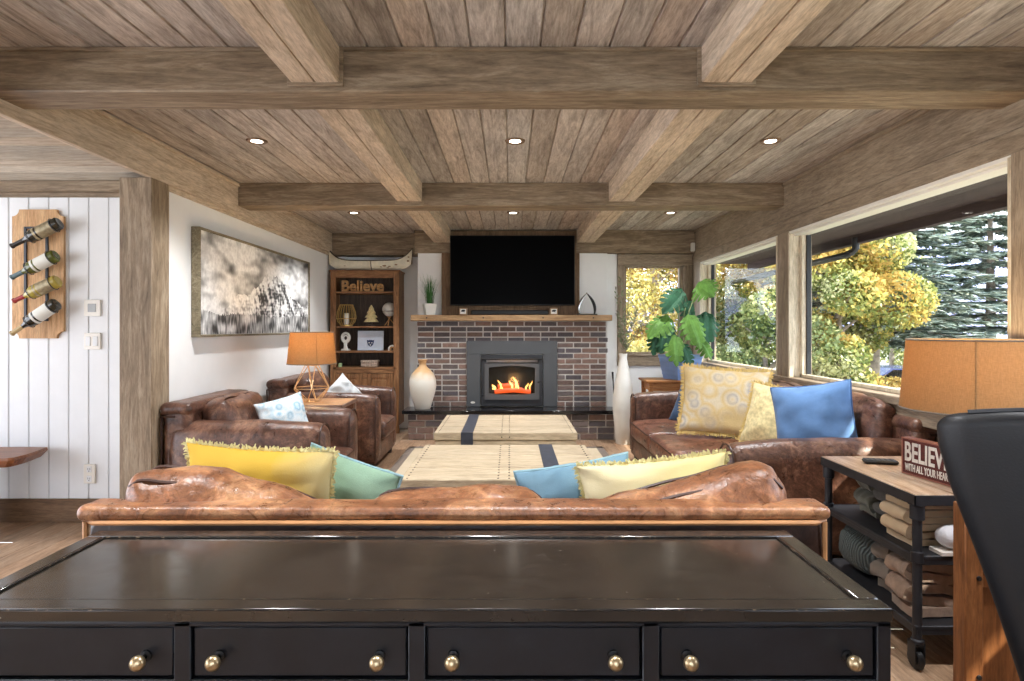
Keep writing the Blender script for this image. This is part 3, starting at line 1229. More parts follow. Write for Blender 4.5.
# ------------------------------------------------------------------ leather seating
def seating(name, label, cat, loc, rz, LN, D, arm_h, back_h, seat_h, arm_w, cush, group=None, back_t=0.20, dark_back=False, seed=0.0, mats=('leather', 'leather', 'leather'), arm_droop=0.03):
    """local frame: x along the length, y from the rear (0) to the front (D)"""
    t = thing(name, label, cat, loc, rz, group)
    ma, mb_, mc = (MT[q] for q in mats)
    m = MB()
    m.soft((0, D * 0.5, 0.165), (LN - 0.06, D - 0.08, 0.21), 0.03, 6, amp=0.006, seed=seed)
    m.build('base', ma, t)
    inner = LN - 2 * arm_w
    n = len(cush)
    w = inner / n
    for i in range(n):
        xc = -inner / 2 + w * (i + 0.5)
        m = MB()
        y0, y1 = back_t + 0.02, D + 0.005
        m.soft((xc, (y0 + y1) / 2, (0.27 + seat_h) / 2), (w - 0.008, y1 - y0, seat_h - 0.27), 0.055, 10, (0.0, 0.015, 0.035), 0.014, 3.2, seed + i * 3.1)
        sc = m.build('seat_cushion', mc, t)
        m = MB()
        a, b = xc - w / 2 + 0.03, xc + w / 2 - 0.03
        m.tube([(a, y1 - 0.02, seat_h - 0.028), (a + 0.05, y1 + 0.006, seat_h - 0.024), (xc, y1 + 0.016, seat_h - 0.012), (b - 0.05, y1 + 0.006, seat_h - 0.024), (b, y1 - 0.02, seat_h - 0.028)], 0.006, 6)
        m.build('welt', MT['piping'], sc)
    # back
    m = MB()
    m.soft((0, back_t / 2, (0.07 + back_h) / 2 - 0.01), (LN - 0.03, back_t - 0.01, back_h - 0.10), 0.05, 10, (0, 0.0, 0.0), 0.008, 2.6, seed + 9)
    bk = m.build('backrest', MT['leather_back'] if dark_back else mb_, t)
    m = MB()
    rh = 0.042 if dark_back else 0.09
    m.soft((0, back_t / 2, back_h - rh / 2 + 0.008), (LN, back_t + 0.02, rh), rh * 0.48, 24, (0, 0, 0.0), 0.007, 3.0, seed + 4)
    m.build('top_roll', mb_, bk)
    m = MB()
    h = back_h - (0.038 if dark_back else 0.085)
    m.tube([(-LN / 2 + 0.01, back_t * 0.5, h), (-LN / 2 + 0.01, 0.02, h), (-LN / 2 + 0.05, -0.008, h), (LN / 2 - 0.05, -0.008, h), (LN / 2 - 0.01, 0.02, h), (LN / 2 - 0.01, back_t * 0.5, h)], 0.008, 6)
    for s in (-1, 1):
        m.tube([(s * (LN / 2 - 0.018), 0.004, h), (s * (LN / 2 - 0.018), 0.004, 0.1)], 0.008, 6)
    m.build('piping', MT['piping_tan'] if dark_back else MT['piping'], bk)
    # arms
    for s in (-1, 1):
        xc = s * (LN / 2 - arm_w / 2)

        def wp(p, u):
            f = (p.y / (D / 2))
            if p.z > 0:
                p.z -= arm_droop * max(0.0, f) ** 2 * (p.z / (arm_h / 2))
            return p
        m = MB()
        m.soft((xc, (0.04 + D - 0.03) / 2, (0.07 + arm_h) / 2), (arm_w, D - 0.07, arm_h - 0.07), 0.085, 9, (0.02, 0.012, 0.012), 0.012, 3.4, seed + 20 + s, warp=wp)
        ar = m.build('arm', ma, t)
        m = MB()
        y = D - 0.05
        pts = []
        a = arm_w / 2 + 0.004
        zt = arm_h - arm_droop + 0.002
        for (dx, z) in ((-a, 0.1), (-a, zt - 0.09), (-a * 0.86, zt - 0.035), (-a * 0.5, zt - 0.004), (0, zt + 0.005), (a * 0.5, zt - 0.004), (a * 0.86, zt - 0.035), (a, zt - 0.09), (a, 0.1)):
            pts.append((xc + dx, y, z))
        m.tube(pts, 0.007, 6)
        m.build('piping', MT['piping'], ar)
    # loose back cushions
    for i, cs in enumerate(cush):
        ch, sl, th = cs[:3]
        ov = cs[3] if len(cs) > 3 else 0.0
        xc = -inner / 2 + w * (i + 0.5)

        def wp(p, u, sl=sl, ch=ch):
            if u[2] > -0.2:
                k = (u[2] + 0.2) / 1.2
                if sl:
                    d = sl * u[0]
                    p.z += k * (0.075 * d - 0.03 * u[0] ** 2)
                else:
                    p.z -= k * 0.028 * abs(u[0]) ** 3
                p.z += k * 0.02 * noise.noise(Vector((u[0] * 2.5 + i * 7.3, seed, 0.3)))
            return p
        m = MB()
        M = TR(xc, back_t + th / 2 + 0.0, seat_h + ch / 2, rx=10)
        m.soft((0, 0, 0), (w - 0.01 + ov, th, ch), th * 0.46, 12, (0.0, 0.035, 0.01), 0.02, 4.2, seed + 40 + i * 5.3, M=M, warp=wp)
        bc = m.build('back_cushion', mb_ if len(cs) < 5 else MT[cs[4]], t)
        m = MB()
        for yy in (-0.28, 0.28):
            pts = []
            a, b = (w - 0.01 + ov) / 2, ch / 2
            for k in range(25):
                u = -0.93 + 1.86 * k / 24
                p = Vector((a * u, th * yy, b * 0.955))
                if abs(u) > 0.78:
                    p.z -= b * 0.16 * ((abs(u) - 0.78) / 0.15) ** 2
                uu = (u, 0, 0.95)
                p = wp(p, uu)
                p.z += 0.0
                pts.append(p)
            m.tube(pts, 0.006, 6, M=M)
        m.build('welt', MT['piping'], bc)
    for sx in (-1, 1):
        for y in (0.1, D - 0.1):
            m = MB()
            m.lathe([(0.0, 0), (0.028, 0.0), (0.036, 0.02), (0.04, 0.075), (0.0, 0.078)], 14, TR(sx * (LN / 2 - 0.1), y, 0))
            m.build('foot', MT['foot_dark'], t)
    return t


MT['leather_red'] = leather('reddish_leather', L(70, 42, 34), L(114, 74, 58), L(176, 132, 106), 0.30)
# sofa with its back to the camera
seating('sofa', 'worn brown leather sofa seen from behind, in front of the black console table', 'sofa', (-0.17, 1.85, 0), 0, 2.32, 0.98, 0.47, 0.84, 0.36, 0.13,
        [(0.515, -1.6, 0.20, 0.12), (0.495, 0.0, 0.20, -0.04), (0.515, 1.6, 0.20, 0.10)], dark_back=True, back_t=0.09, seed=1.0, mats=('leather', 'leather_tan', 'leather'))
# long sofa under the windows, faces left
seating('sofa', 'long reddish brown leather sofa under the side windows', 'sofa', (2.52, 4.97, 0), R(90), 2.96, 1.27, 0.725, 0.86, 0.45, 0.22,
        [(0.50, 0.0, 0.12), (0.50, 0.0, 0.18), (0.48, 0.0, 0.18)], back_t=0.15, seed=5.0, mats=('leather', 'leather', 'leather_red'))
# two armchairs on the left, facing right
seating('armchair', 'brown leather armchair nearest the sofa back, with a pale blue cushion on it', 'armchair', (-2.385, 4.57, 0), R(-90), 0.98, 1.14, 0.745, 0.88, 0.45, 0.22,
        [(0.45, 0.0, 0.22, 0.12)], seed=9.0, group='leather armchairs on the left', arm_droop=0.02)
seating('armchair', 'brown leather armchair in front of the bookcase', 'armchair', (-2.385, 6.36, 0), R(-90), 1.0, 1.12, 0.745, 0.88, 0.45, 0.22,
        [(0.47, 0.0, 0.22, 0.10)], seed=13.0, group='leather armchairs on the left', arm_droop=0.02)


# ------------------------------------------------------------------ cushions
def cloth(name, c, scale=6, var=0.12):
    m = plain(name, c, 0.9, var=var, scale=scale, bmp=0.25, bscale=220, spec=0.15, sheen=0.2)
    return m


def two_tone(name, a, b, axis=0, pos=0.0, soft=0.2, blot=0.25):
    m = bpy.data.materials.new(name)
    nt, N, K, bs = nodes_of(m)
    v = coords(nt)
    sp = N.new('ShaderNodeSeparateXYZ')
    K.new(v, sp.inputs[0])
    ma = N.new('ShaderNodeMath')
    ma.operation = 'MULTIPLY_ADD'
    ma.inputs[1].default_value = blot
    K.new(ntex(nt, v, 5, 4), ma.inputs[0])
    K.new(sp.outputs[axis], ma.inputs[2])
    c = ramp(nt, ma.outputs[0], [(max(0, 0.5 + pos - soft), a), (min(1, 0.5 + pos + soft), b)])
    # ramp works on 0..1, shift the coordinate there
    ad = N.new('ShaderNodeMath')
    ad.operation = 'ADD'
    ad.inputs[1].default_value = 0.5 - blot / 2
    K.new(ma.outputs[0], ad.inputs[0])
    K.new(ad.outputs[0], c.node.inputs[0])
    w = ntex(nt, v, 200, 2)
    K.new(c, bs.inputs['Base Color'])
    bs.inputs['Roughness'].default_value = 0.9
    bs.inputs['Specular IOR Level'].default_value = 0.15
    bump(nt, bs, w, 0.3, 0.003)
    return m


def fringe_mesh(w, h, n, ln, seed, pinch=0.07):
    m = MB()
    rnd = random.Random(seed)
    per = 2 * (w + h)
    for i in range(n):
        d = per * i / n
        if d < w:
            u, v, o = -1 + 2 * d / w, -1, (0, -1)
        elif d < w + h:
            u, v, o = 1, -1 + 2 * (d - w) / h, (1, 0)
        elif d < 2 * w + h:
            u, v, o = 1 - 2 * (d - w - h) / w, 1, (0, 1)
        else:
            u, v, o = -1, 1 - 2 * (d - 2 * w - h) / h, (-1, 0)
        x = w / 2 * u * (1 - pinch * (1 - v * v))
        y = h / 2 * v * (1 - pinch * (1 - u * u))
        for k in range(2):
            a = Vector((x, y, rnd.uniform(-0.004, 0.004)))
            dr = Vector((o[0] + rnd.uniform(-0.5, 0.5), o[1] + rnd.uniform(-0.5, 0.5), rnd.uniform(-0.5, 0.5))).normalized()
            l = ln * rnd.uniform(0.7, 1.15)
            s = dr.cross(Vector((0, 0, 1)))
            if s.length < 0.1:
                s = Vector((1, 0, 0))
            s = s.normalized() * 0.0035
            b = a + dr * l * 0.55 + Vector((0, 0, rnd.uniform(-0.006, 0.006)))
            c = b + (dr + Vector((rnd.uniform(-0.6, 0.6), rnd.uniform(-0.6, 0.6), rnd.uniform(-0.4, 0.4)))) * l * 0.4
            ids = [m.vert(q) for q in (a - s, a + s, b + s, b - s, c + s * 0.6, c - s * 0.6)]
            m.face((ids[0], ids[1], ids[2], ids[3]))
            m.face((ids[3], ids[2], ids[4], ids[5]))
    return m


def cushion(label, mat, w, h, th, loc, heading=0, tilt=15, roll=0, seed=0.0, fringe=None, fl=0.035, edge=None, pinch=0.07, group=None, back=None):
    Mx = Euler((0, 0, R(heading))).to_matrix() @ Euler((R(90 - tilt), 0, 0)).to_matrix() @ Euler((0, 0, R(roll))).to_matrix()
    t = thing('cushion', label, 'cushion', loc, rot=Mx.to_euler(), group=group)
    m = MB()
    m.pillow(w, h, th, 22, seed, pinch=pinch, wr=0.02)
    m.build('cushion_cover', mat, t, ang=80)
    if fringe is not None:
        fringe_mesh(w, h, int((w + h) * 2 * 140), fl, int(seed * 10) + 3, pinch).build('fringe', fringe, t, smooth=False)
    if edge is not None:
        m = MB()
        pts = []
        for k in range(80):
            d = 4 * k / 80
            s = d % 1
            u, v = ((-1 + 2 * s, -1), (1, -1 + 2 * s), (1 - 2 * s, 1), (-1, 1 - 2 * s))[int(d)]
            pts.append((w / 2 * u * (1 - pinch * (1 - v * v)), h / 2 * v * (1 - pinch * (1 - u * u)), 0))
        m.tube(pts, 0.006, 6, closed=True)
        m.build('piping', edge, t)
    return t


MT['yellow'] = two_tone('mustard_cloth', L(212, 174, 72), L(206, 198, 156), 0, 0.22, 0.12)
MT['cream_fringe'] = cloth('cream_fringe', L(226, 216, 158))
MT['mint'] = cloth('mint_cloth', L(158, 192, 166))
MT['mint_edge'] = cloth('pale_blue_edge', L(160, 196, 206))
MT['ltblue'] = two_tone('light_blue_cloth', L(92, 132, 158), L(136, 172, 192), 1, 0.0, 0.3, 0.9)
MT['yellow_white'] = two_tone('yellow_cream_cloth', L(238, 226, 184), L(232, 214, 140), 0, 0.1, 0.3, 0.8)
MT['navy'] = cloth('slate_blue_cloth', L(66, 88, 118))
MT['floral'] = fabric_pattern('floral_print', L(202, 190, 166), L(200, 174, 124), L(170, 164, 158), 7.0)
MT['gold_fringe'] = cloth('golden_fringe', L(206, 178, 112))
MT['cream_text'] = cloth('cream_textured_cloth', L(216, 200, 150), 40, 0.25)
MT['denim'] = cloth('sky_blue_cloth', L(100, 136, 182), 5, 0.2)
MT['denim_edge'] = cloth('blue_edge', L(76, 112, 160))
MT['palepat'] = fabric_pattern('pale_blue_print', L(200, 220, 230), L(226, 232, 234), L(150, 188, 208), 14)
MT['whitecloth'] = cloth('white_cloth', L(226, 232, 234))

cushion('mustard yellow cushion with cream fringe behind the sofa back', MT['yellow'], 0.60, 0.47, 0.17, (-1.03, 2.495, 0.69), 0, -14, -4, 1.3, MT['cream_fringe'], 0.020)
cushion('mint green cushion with pale blue edge beside the mustard yellow one', MT['mint'], 0.42, 0.42, 0.15, (-0.725, 2.66, 0.64), -8, -16, -20, 2.1, edge=MT['mint_edge'], pinch=0.04)
cushion('light blue cushion standing behind the right part of the sofa back', MT['ltblue'], 0.50, 0.40, 0.15, (0.29, 2.64, 0.63), 6, -14, 9, 3.4, edge=MT['mint_edge'])
cushion('pale yellow fringed cushion behind the right part of the sofa back', MT['yellow_white'], 0.60, 0.42, 0.16, (0.60, 2.49, 0.665), -4, -14, 7, 4.2, MT['cream_fringe'], 0.020)
cushion('pale blue patterned cushion on the armchair nearest the sofa back', MT['palepat'], 0.37, 0.34, 0.13, (-1.74, 4.62, 0.70), 38, 14, 12, 5.2)
cushion('small white cushion on the armchair by the bookcase', MT['whitecloth'], 0.31, 0.31, 0.11, (-1.77, 6.36, 0.71), 40, 14, 40, 6.1)
cushion('slate blue cushion behind the large floral fringed cushion', MT['navy'], 0.50, 0.46, 0.16, (1.78, 5.62, 0.70), -42, 22, -8, 7.2)
cushion('large cream and gold floral cushion with fringe on the long sofa', MT['floral'], 0.70, 0.57, 0.17, (1.80, 5.05, 0.78), -20, 18, -3, 8.4, MT['gold_fringe'], 0.034)
cushion('cream textured cushion half hidden behind the sky blue one', MT['cream_text'], 0.52, 0.46, 0.16, (1.955, 4.34, 0.745), -48, 18, -6, 9.3, MT['gold_fringe'], 0.025)
cushion('sky blue velvet cushion leaning at the near end of the long sofa', MT['denim'], 0.50, 0.50, 0.25, (2.01, 3.97, 0.785), -40, 14, 10, 10.1, edge=MT['denim_edge'])


# ------------------------------------------------------------------ rug
MT['rug'] = bpy.data.materials.new('faded_rug')
nt, N_, K_, b_ = nodes_of(MT['rug'])
v_ = coords(nt)
c_ = ramp(nt, ntex(nt, v_, 1.6, 6, 0.6, 0.6), [(0.3, L(140, 126, 110)), (0.46, L(194, 178, 150)), (0.7, L(208, 194, 170))])
c_ = mixc(nt, 0.5, c_, ramp(nt, ntex(nt, v_, 90, 2), [(0.3, (0.75, 0.73, 0.7)), (0.7, (1.1, 1.1, 1.1))]), 'MULTIPLY')
K_.new(c_, b_.inputs['Base Color'])
b_.inputs['Roughness'].default_value = 0.95
MT['rug_edge'] = cloth('rug_border', L(120, 108, 98))
t = thing('rug', 'faded beige area rug under the two low trunk tables', 'rug', (-0.05, 5.5, 0.0))
m = MB()
m.grid(lambda u, v: (-1.13 + 2.26 * u, -1.9 + 3.42 * v, 0.011 + 0.002 * noise.noise(Vector((u * 6, v * 6, 2)))), 24, 30)
m.box(-1.13, 1.13, -1.9, 1.52, 0.001, 0.009, 0.003)
m.build('pile', MT['rug'], t)
m = MB()
for a in ((-1.13, 1.13, 1.44, 1.52), (-1.13, 1.13, -1.9, -1.82), (-1.13, -1.05, -1.9, 1.52), (1.05, 1.13, -1.9, 1.52)):
    m.box(a[0], a[1], a[2], a[3], 0.002, 0.0145, 0.003)
m.build('border', MT['rug_edge'], t)

# ------------------------------------------------------------------ two low trunk tables
MT['pale_wood'] = wood('pale_driftwood', L(170, 152, 127), L(197, 180, 152), L(211, 196, 170), 'x', 0.8, 0.7, 0.25, knots=False)
MT['strap'] = plain('dark_navy_strap', L(50, 54, 66), 0.6, var=0.25, scale=20)
MT['nail'] = plain('dark_nail_heads', L(70, 62, 54), 0.4, 0.7, var=0.2)


PROTO = {}


def trunk(label, y0, y1, bx):
    xa, xb, H = -0.68, 0.60, 0.45
    t = thing('trunk_table', label, 'coffee table', ((xa + xb) / 2, (y0 + y1) / 2, 0), 0, 'pale wooden trunk tables')
    W, Dp = (xb - xa) / 2, (y1 - y0) / 2
    m = MB()
    m.box(-W + 0.012, W - 0.012, -Dp + 0.012, Dp - 0.012, 0.03, H - 0.08, 0.004)
    for z0, z1 in ((0.03, 0.16), (0.163, 0.30), (0.303, H - 0.075)):
        m.box(-W, W, -Dp, Dp, z0, z1, 0.006)
    m.build('body', MT['pale_wood'], t)
    m = MB()
    ys = [-Dp - 0.012, -Dp * 0.42, Dp * 0.30, Dp + 0.012]
    for a, b in zip(ys, ys[1:]):
        m.box(-W - 0.012, W + 0.012, a + 0.002, b - 0.002, H - 0.07, H, 0.006)
    lid = m.build('lid', MT['pale_wood'], t)
    m = MB()
    m.box(bx - 0.055, bx + 0.055, -Dp - 0.016, Dp + 0.016, H - 0.002, H + 0.004, 0.002)
    m.box(bx - 0.055, bx + 0.055, -Dp - 0.018, -Dp - 0.010, 0.04, H + 0.004, 0.002)
    m.build('strap', MT['strap'], lid)
    def nail(x, y, z, fr=False):
        if 'nail' not in PROTO:
            q = MB()
            q.lathe([(0.0068, 0), (0.006, 0.0025), (0.0, 0.004)], 8, cap=False)
            n_ = q.build('nail_head', MT['nail'], lid)
            PROTO['nail'] = n_
        else:
            n_ = PROTO['nail'].copy()
            n_.parent = lid
            COL.objects.link(n_)
        n_.location = (x, y, z)
        n_.rotation_euler = (R(90) if fr else 0, 0, 0)
    for xx in (-0.035, 0.035):
        k = -Dp + 0.02
        while k < Dp:
            nail(xx, k, H)
            k += 0.075
        for z in (0.07, 0.13, 0.19, 0.25, 0.31, 0.41):
            nail(xx, -Dp - 0.012, z, True)
    for s in (-1, 1):
        k = -Dp + 0.02
        while k < Dp:
            nail(s * (W - 0.03), k, H)
            k += 0.075
    for sx in (-1, 1):
        for sy in (-1, 1):
            m = MB()
            m.box(sx * (W - 0.04) - 0.03, sx * (W - 0.04) + 0.03, sy * (Dp - 0.05) - 0.03, sy * (Dp - 0.05) + 0.03, 0.0136, 0.032, 0.004)
            m.build('foot', MT['foot_dark'], t)
    return t


trunk('pale wooden trunk table nearer the fireplace, dark strap left of its middle', 5.45, 6.55, -0.35)
trunk('pale wooden trunk table nearer the sofa, dark strap right of its middle', 3.77, 4.87, 0.325)


# ------------------------------------------------------------------ black console table
MT['console'] = bpy.data.materials.new('black_lacquer')
nt, N_, K_, b_ = nodes_of(MT['console'])
v_ = coords(nt)
f_ = ntex(nt, v_, 9, 8, 0.7)
c_ = ramp(nt, f_, [(0.35, L(18, 19, 24)), (0.62, L(28, 30, 36)), (0.78, L(44, 45, 50))])
K_.new(c_, b_.inputs['Base Color'])
b_.inputs['Roughness'].default_value = 0.38
b_.inputs['Specular IOR Level'].default_value = 0.5
MT['console_top'] = bpy.data.materials.new('worn_black_top')
nt, N_, K_, b_ = nodes_of(MT['console_top'])
v_ = coords(nt)
f_ = ntex(nt, v_, 5, 8, 0.7)
c_ = ramp(nt, f_, [(0.3, L(32, 28, 25)), (0.6, L(48, 42, 37)), (0.8, L(66, 58, 50))])
sc_ = ntex(nt, v_, 85, 3, 0.6)
cs_ = ramp(nt, sc_, [(0.735, (0, 0, 0)), (0.76, (1, 1, 1))])
c_ = mixc(nt, cs_, c_, L(150, 140, 128))
K_.new(c_, b_.inputs['Base Color'])
K_.new(ramp(nt, f_, [(0.3, (0.10,) * 3), (0.75, (0.22,) * 3)]), b_.inputs['Roughness'])
b_.inputs['Specular IOR Level'].default_value = 0.75
MT['worn_edge'] = bpy.data.materials.new('chipped_black_edge')
nt, N_, K_, b_ = nodes_of(MT['worn_edge'])
v_ = coords(nt)
c_ = ramp(nt, ntex(nt, v_, 60, 5, 0.7), [(0.56, L(24, 22, 22)), (0.68, L(150, 132, 108))])
K_.new(c_, b_.inputs['Base Color'])
b_.inputs['Roughness'].default_value = 0.3

cx0, cx1, cy0, cy1, cz = -1.22, 0.82, 1.28, 1.78, 0.80
t = thing('console_table', 'long black lacquered console table with brass knobs across the foreground', 'console table', ((cx0 + cx1) / 2, (cy0 + cy1) / 2, 0))
W, Dp = (cx1 - cx0) / 2, (cy1 - cy0) / 2
m = MB()
m.box(-W + 0.045, W - 0.045, -Dp + 0.045, Dp - 0.045, cz - 0.035, cz - 0.006, 0.002)
m.build('table_top', MT['console_top'], t)
m = MB()
for a in ((-W, W, -Dp, -Dp + 0.05), (-W, W, Dp - 0.05, Dp), (-W, -W + 0.05, -Dp + 0.05, Dp - 0.05), (W - 0.05, W, -Dp + 0.05, Dp - 0.05)):
    m.box(a[0], a[1], a[2], a[3], cz - 0.03, cz, 0.004)
fr = m.build('top_frame', MT['console_top'], t)
m = MB()
m.tube([(-W + 0.002, -Dp + 0.001, cz - 0.002), (W - 0.002, -Dp + 0.001, cz - 0.002)], 0.0016, 6)
m.tube([(-W + 0.052, -Dp + 0.051, cz - 0.003), (W - 0.052, -Dp + 0.051, cz - 0.003)], 0.0022, 6)
m.tube([(-W + 0.052, Dp - 0.051, cz - 0.003), (W - 0.052, Dp - 0.051, cz - 0.003)], 0.0022, 6)
for s in (-1, 1):
    m.tube([(s * (W - 0.051), -Dp + 0.05, cz - 0.003), (s * (W - 0.051), Dp - 0.05, cz - 0.003)], 0.0022, 6)
m.build('worn_edge', MT['worn_edge'], fr)
m = MB()
m.box(-W + 0.012, W - 0.012, -Dp + 0.03, Dp - 0.005, 0.12, cz - 0.03, 0.003)
# face frame
m.box(-W + 0.004, W - 0.004, -Dp + 0.004, -Dp + 0.03, cz - 0.04, cz - 0.03, 0.002)
st = [-W + 0.004, -W + 0.034]
dw = (2 * W - 2 * 0.034 - 3 * 0.036) / 4
xs = []
x = -W + 0.034
for i in range(4):
    xs.append((x, x + dw))
    x += dw + 0.036
m.box(-W + 0.004, -W + 0.034, -Dp + 0.004, -Dp + 0.04, 0.12, cz - 0.03, 0.002)
m.box(W - 0.034, W - 0.004, -Dp + 0.004, -Dp + 0.04, 0.12, cz - 0.03, 0.002)
for i in range(3):
    m.box(xs[i][1], xs[i + 1][0], -Dp + 0.004, -Dp + 0.04, 0.12, cz - 0.03, 0.002)
for z in (0.625, 0.485, 0.12):
    m.box(-W + 0.004, W - 0.004, -Dp + 0.005, -Dp + 0.04, z, z + 0.022, 0.002)
m.build('carcass', MT['console'], t)
for row, (z0, z1) in enumerate(((0.651, 0.757), (0.511, 0.622))):
    for (a, b) in xs:
        m = MB()
        m.box(a + 0.004, b - 0.004, -Dp + 0.010, -Dp + 0.03, z0, z1, 0.003)
        d = m.build('drawer', MT['console'], t)
        for kx in (a + 0.06, b - 0.062):
            M = TR(kx, -Dp + 0.010, (z0 + z1) / 2 - 0.008, 90)
            m = MB()
            m.lathe([(0.0, 0.0), (0.013, 0.0), (0.012, 0.004), (0.006, 0.006), (0.0055, 0.02), (0.0, 0.02)], 14, M)
            kb = m.build('knob_stem', MT['black_metal'], d)
            m = MB()
            m.lathe([(0.0, 0.017), (0.007, 0.017), (0.014, 0.024), (0.0165, 0.031), (0.014, 0.038), (0.007, 0.043), (0.0, 0.0445)], 18, M)
            m.build('knob', MT['brass'], d)
for sx in (-1, 1):
    for sy in (-1, 1):
        m = MB()
        m.box(sx * (W - 0.045) - 0.03, sx * (W - 0.045) + 0.03, sy * (Dp - 0.045) - 0.03, sy * (Dp - 0.045) + 0.03, 0, 0.122, 0.004)
        m.build('leg', MT['console'], t)


# ------------------------------------------------------------------ lamps
MT['shade'] = shade_cloth('burlap_shade', L(190, 156, 114))
MT['bulb'] = emit('lit_bulb', (1.0, 0.75, 0.45), 6.0)


def lamp(label, loc, r0, r1, z0, z1, bs, power, seam=None, rings=None):
    t = thing('table_lamp', label, 'lamp', loc)
    m = MB()
    m.lathe([(r0, z0), (r1, z1)], 48, cap=False)
    m.lathe([(r1 - 0.004, z1), (r0 - 0.004, z0)], 48, cap=False)
    if seam is not None:
        a = R(seam)
        m.tube([(r0 * 1.0 * math.cos(a), r0 * math.sin(a), z0), (r1 * math.cos(a), r1 * math.sin(a), z1)], 0.003, 6)
    sh = m.build('lamp_shade', MT['shade'], t)
    m = MB()
    for r, z in ((r0, z0), (r1, z1)):
        m = MB()
        m.tube([(r * math.cos(2 * PI * k / 48), r * math.sin(2 * PI * k / 48), z) for k in range(48)], 0.004, 6, closed=True)
        m.build('shade_rim', MT['rim_cloth'], sh)
    m = MB()
    n = 6
    rg = rings
    P = [[Vector((r * math.cos(2 * PI * (k + 0.5 * j) / n + 0.3), r * math.sin(2 * PI * (k + 0.5 * j) / n + 0.3), z)) for k in range(n)] for j, (r, z) in enumerate(rg)]
    for j, ring in enumerate(P):
        for k in range(n):
            m.tube([ring[k], ring[(k + 1) % n]], bs, 6)
            if j + 1 < len(P):
                m.tube([ring[k], P[j + 1][k]], bs, 6)
                m.tube([ring[k], P[j + 1][(k - 1) % n]], bs, 6)
    m.tube([(0, 0, rg[-1][1]), (0, 0, (z0 + z1) / 2 - 0.06)], bs * 1.6, 8)
    for k in range(0, n, 2):
        m.tube([P[-1][k], (0, 0, rg[-1][1])], bs, 6)
    m.build('wire_base', MT['copper_wire'], t)
    m = MB()
    zc = (z0 + z1) / 2 - 0.02
    m.lathe([(0.0, zc - 0.05), (0.016, zc - 0.045), (0.018, zc - 0.02), (0.032, zc + 0.015), (0.028, zc + 0.04), (0.0, zc + 0.052)], 14)
    m.build('bulb', MT['bulb'], t)
    ld = bpy.data.lights.new('lamp_light', 'POINT')
    ld.energy = power
    ld.color = (1.0, 0.76, 0.48)
    ld.shadow_soft_size = 0.06
    lo = bpy.data.objects.new('lamp_light', ld)
    lo.parent = t
    lo.location = (0, 0, zc + 0.085)
    COL.objects.link(lo)
    return t


MT['rim_cloth'] = cloth('shade_rim_cloth', L(120, 110, 98))
lamp('small table lamp with burlap shade on the side table between the armchairs', (-1.77, 5.36, 0.747), 0.212, 0.185, 0.335, 0.615, 0.0035, 4.5, -60,
     [(0.07, 0.004), (0.17, 0.12), (0.06, 0.32)])
lamp('large table lamp with wide burlap shade on the metal cart by the window', (2.10, 2.71, 0.7265), 0.290, 0.262, 0.305, 0.62, 0.004, 4.5, -127,
     [(0.07, 0.004), (0.155, 0.13), (0.06, 0.30)])

# side table between the armchairs
t = thing('side_table', 'wooden side table with metal frame between the two armchairs', 'side table', (-1.75, 5.36, 0))
m = MB()
MT['table_wood'] = wood('table_top_wood', L(150, 110, 76), L(188, 148, 108), L(210, 174, 134), 'x', 1.2, 0.45, 0.2)
for k in range(4):
    m.box(-0.31, 0.31, -0.235 + 0.1175 * k, -0.235 + 0.1175 * (k + 1) - 0.002, 0.715, 0.745, 0.003)
m.build('table_top', MT['table_wood'], t)
MT['rose_metal'] = plain('brushed_pale_metal', L(176, 150, 136), 0.35, 0.7, var=0.1)
m = MB()
m.box(-0.32, 0.32, -0.242, -0.235, 0.712, 0.742, 0.002)
m.box(-0.32, 0.32, 0.235, 0.242, 0.712, 0.742, 0.002)
m.box(0.31, 0.32, -0.242, 0.242, 0.712, 0.742, 0.002)
m.box(-0.32, -0.31, -0.242, 0.242, 0.712, 0.742, 0.002)
m.build('table_frame', MT['rose_metal'], t)
for sx in (-1, 1):
    m = MB()
    m.box(sx * 0.295, sx * 0.315, -0.22, 0.22, 0.06, 0.08, 0.002)
    m.build('stretcher', MT['rose_metal'], t)
for sx in (-1, 1):
    for sy in (-1, 1):
        m = MB()
        m.box(sx * 0.305 - 0.011, sx * 0.305 + 0.011, sy * 0.225 - 0.011, sy * 0.225 + 0.011, 0, 0.714, 0.002)
        m.build('leg', MT['rose_metal'], t)


def text_fit(name, body, w, h, depth, mat, parent, M, bold=0.0):
    o = text_mesh(name, body, 1.0, 0.5, mat, parent, Matrix(), offset=bold)
    me = o.data
    n = len(me.vertices)
    a = np.empty(n * 3, dtype=np.float32)
    me.vertices.foreach_get('co', a)
    a = a.reshape(-1, 3)
    lo, hi = a.min(0), a.max(0)
    a = (a - lo) / np.maximum(hi - lo, 1e-6)
    a = (a - np.array([0.5, 0.0, 0.0])) * np.array([w, h, depth])
    me.vertices.foreach_set('co', a.astype(np.float32).ravel())
    me.transform(M)
    me.update()
    return o


# ------------------------------------------------------------------ mountain picture on the left wall
t = thing('framed_picture', 'wide framed black and white photograph of a snowy mountain on the white wall', 'picture', (XL, 5.85, 1.75))
py0, py1, pz0, pz1 = -1.263, 1.262, -0.42, 0.427
MT['frame_wood'] = wood('grey_green_frame', L(104, 96, 76), L(140, 130, 106), L(168, 158, 134), 'y', 1.3, 0.6, 0.2, knots=False)
m = MB()
for a in ((py0, py1, pz1 - 0.018, pz1), (py0, py1, pz0, pz0 + 0.018), (py0, py0 + 0.018, pz0 + 0.018, pz1 - 0.018), (py1 - 0.018, py1, pz0 + 0.018, pz1 - 0.018)):
    m.box(0.002, 0.07, a[0], a[1], a[2], a[3], 0.003)
m.build('picture_frame', MT['frame_wood'], t)


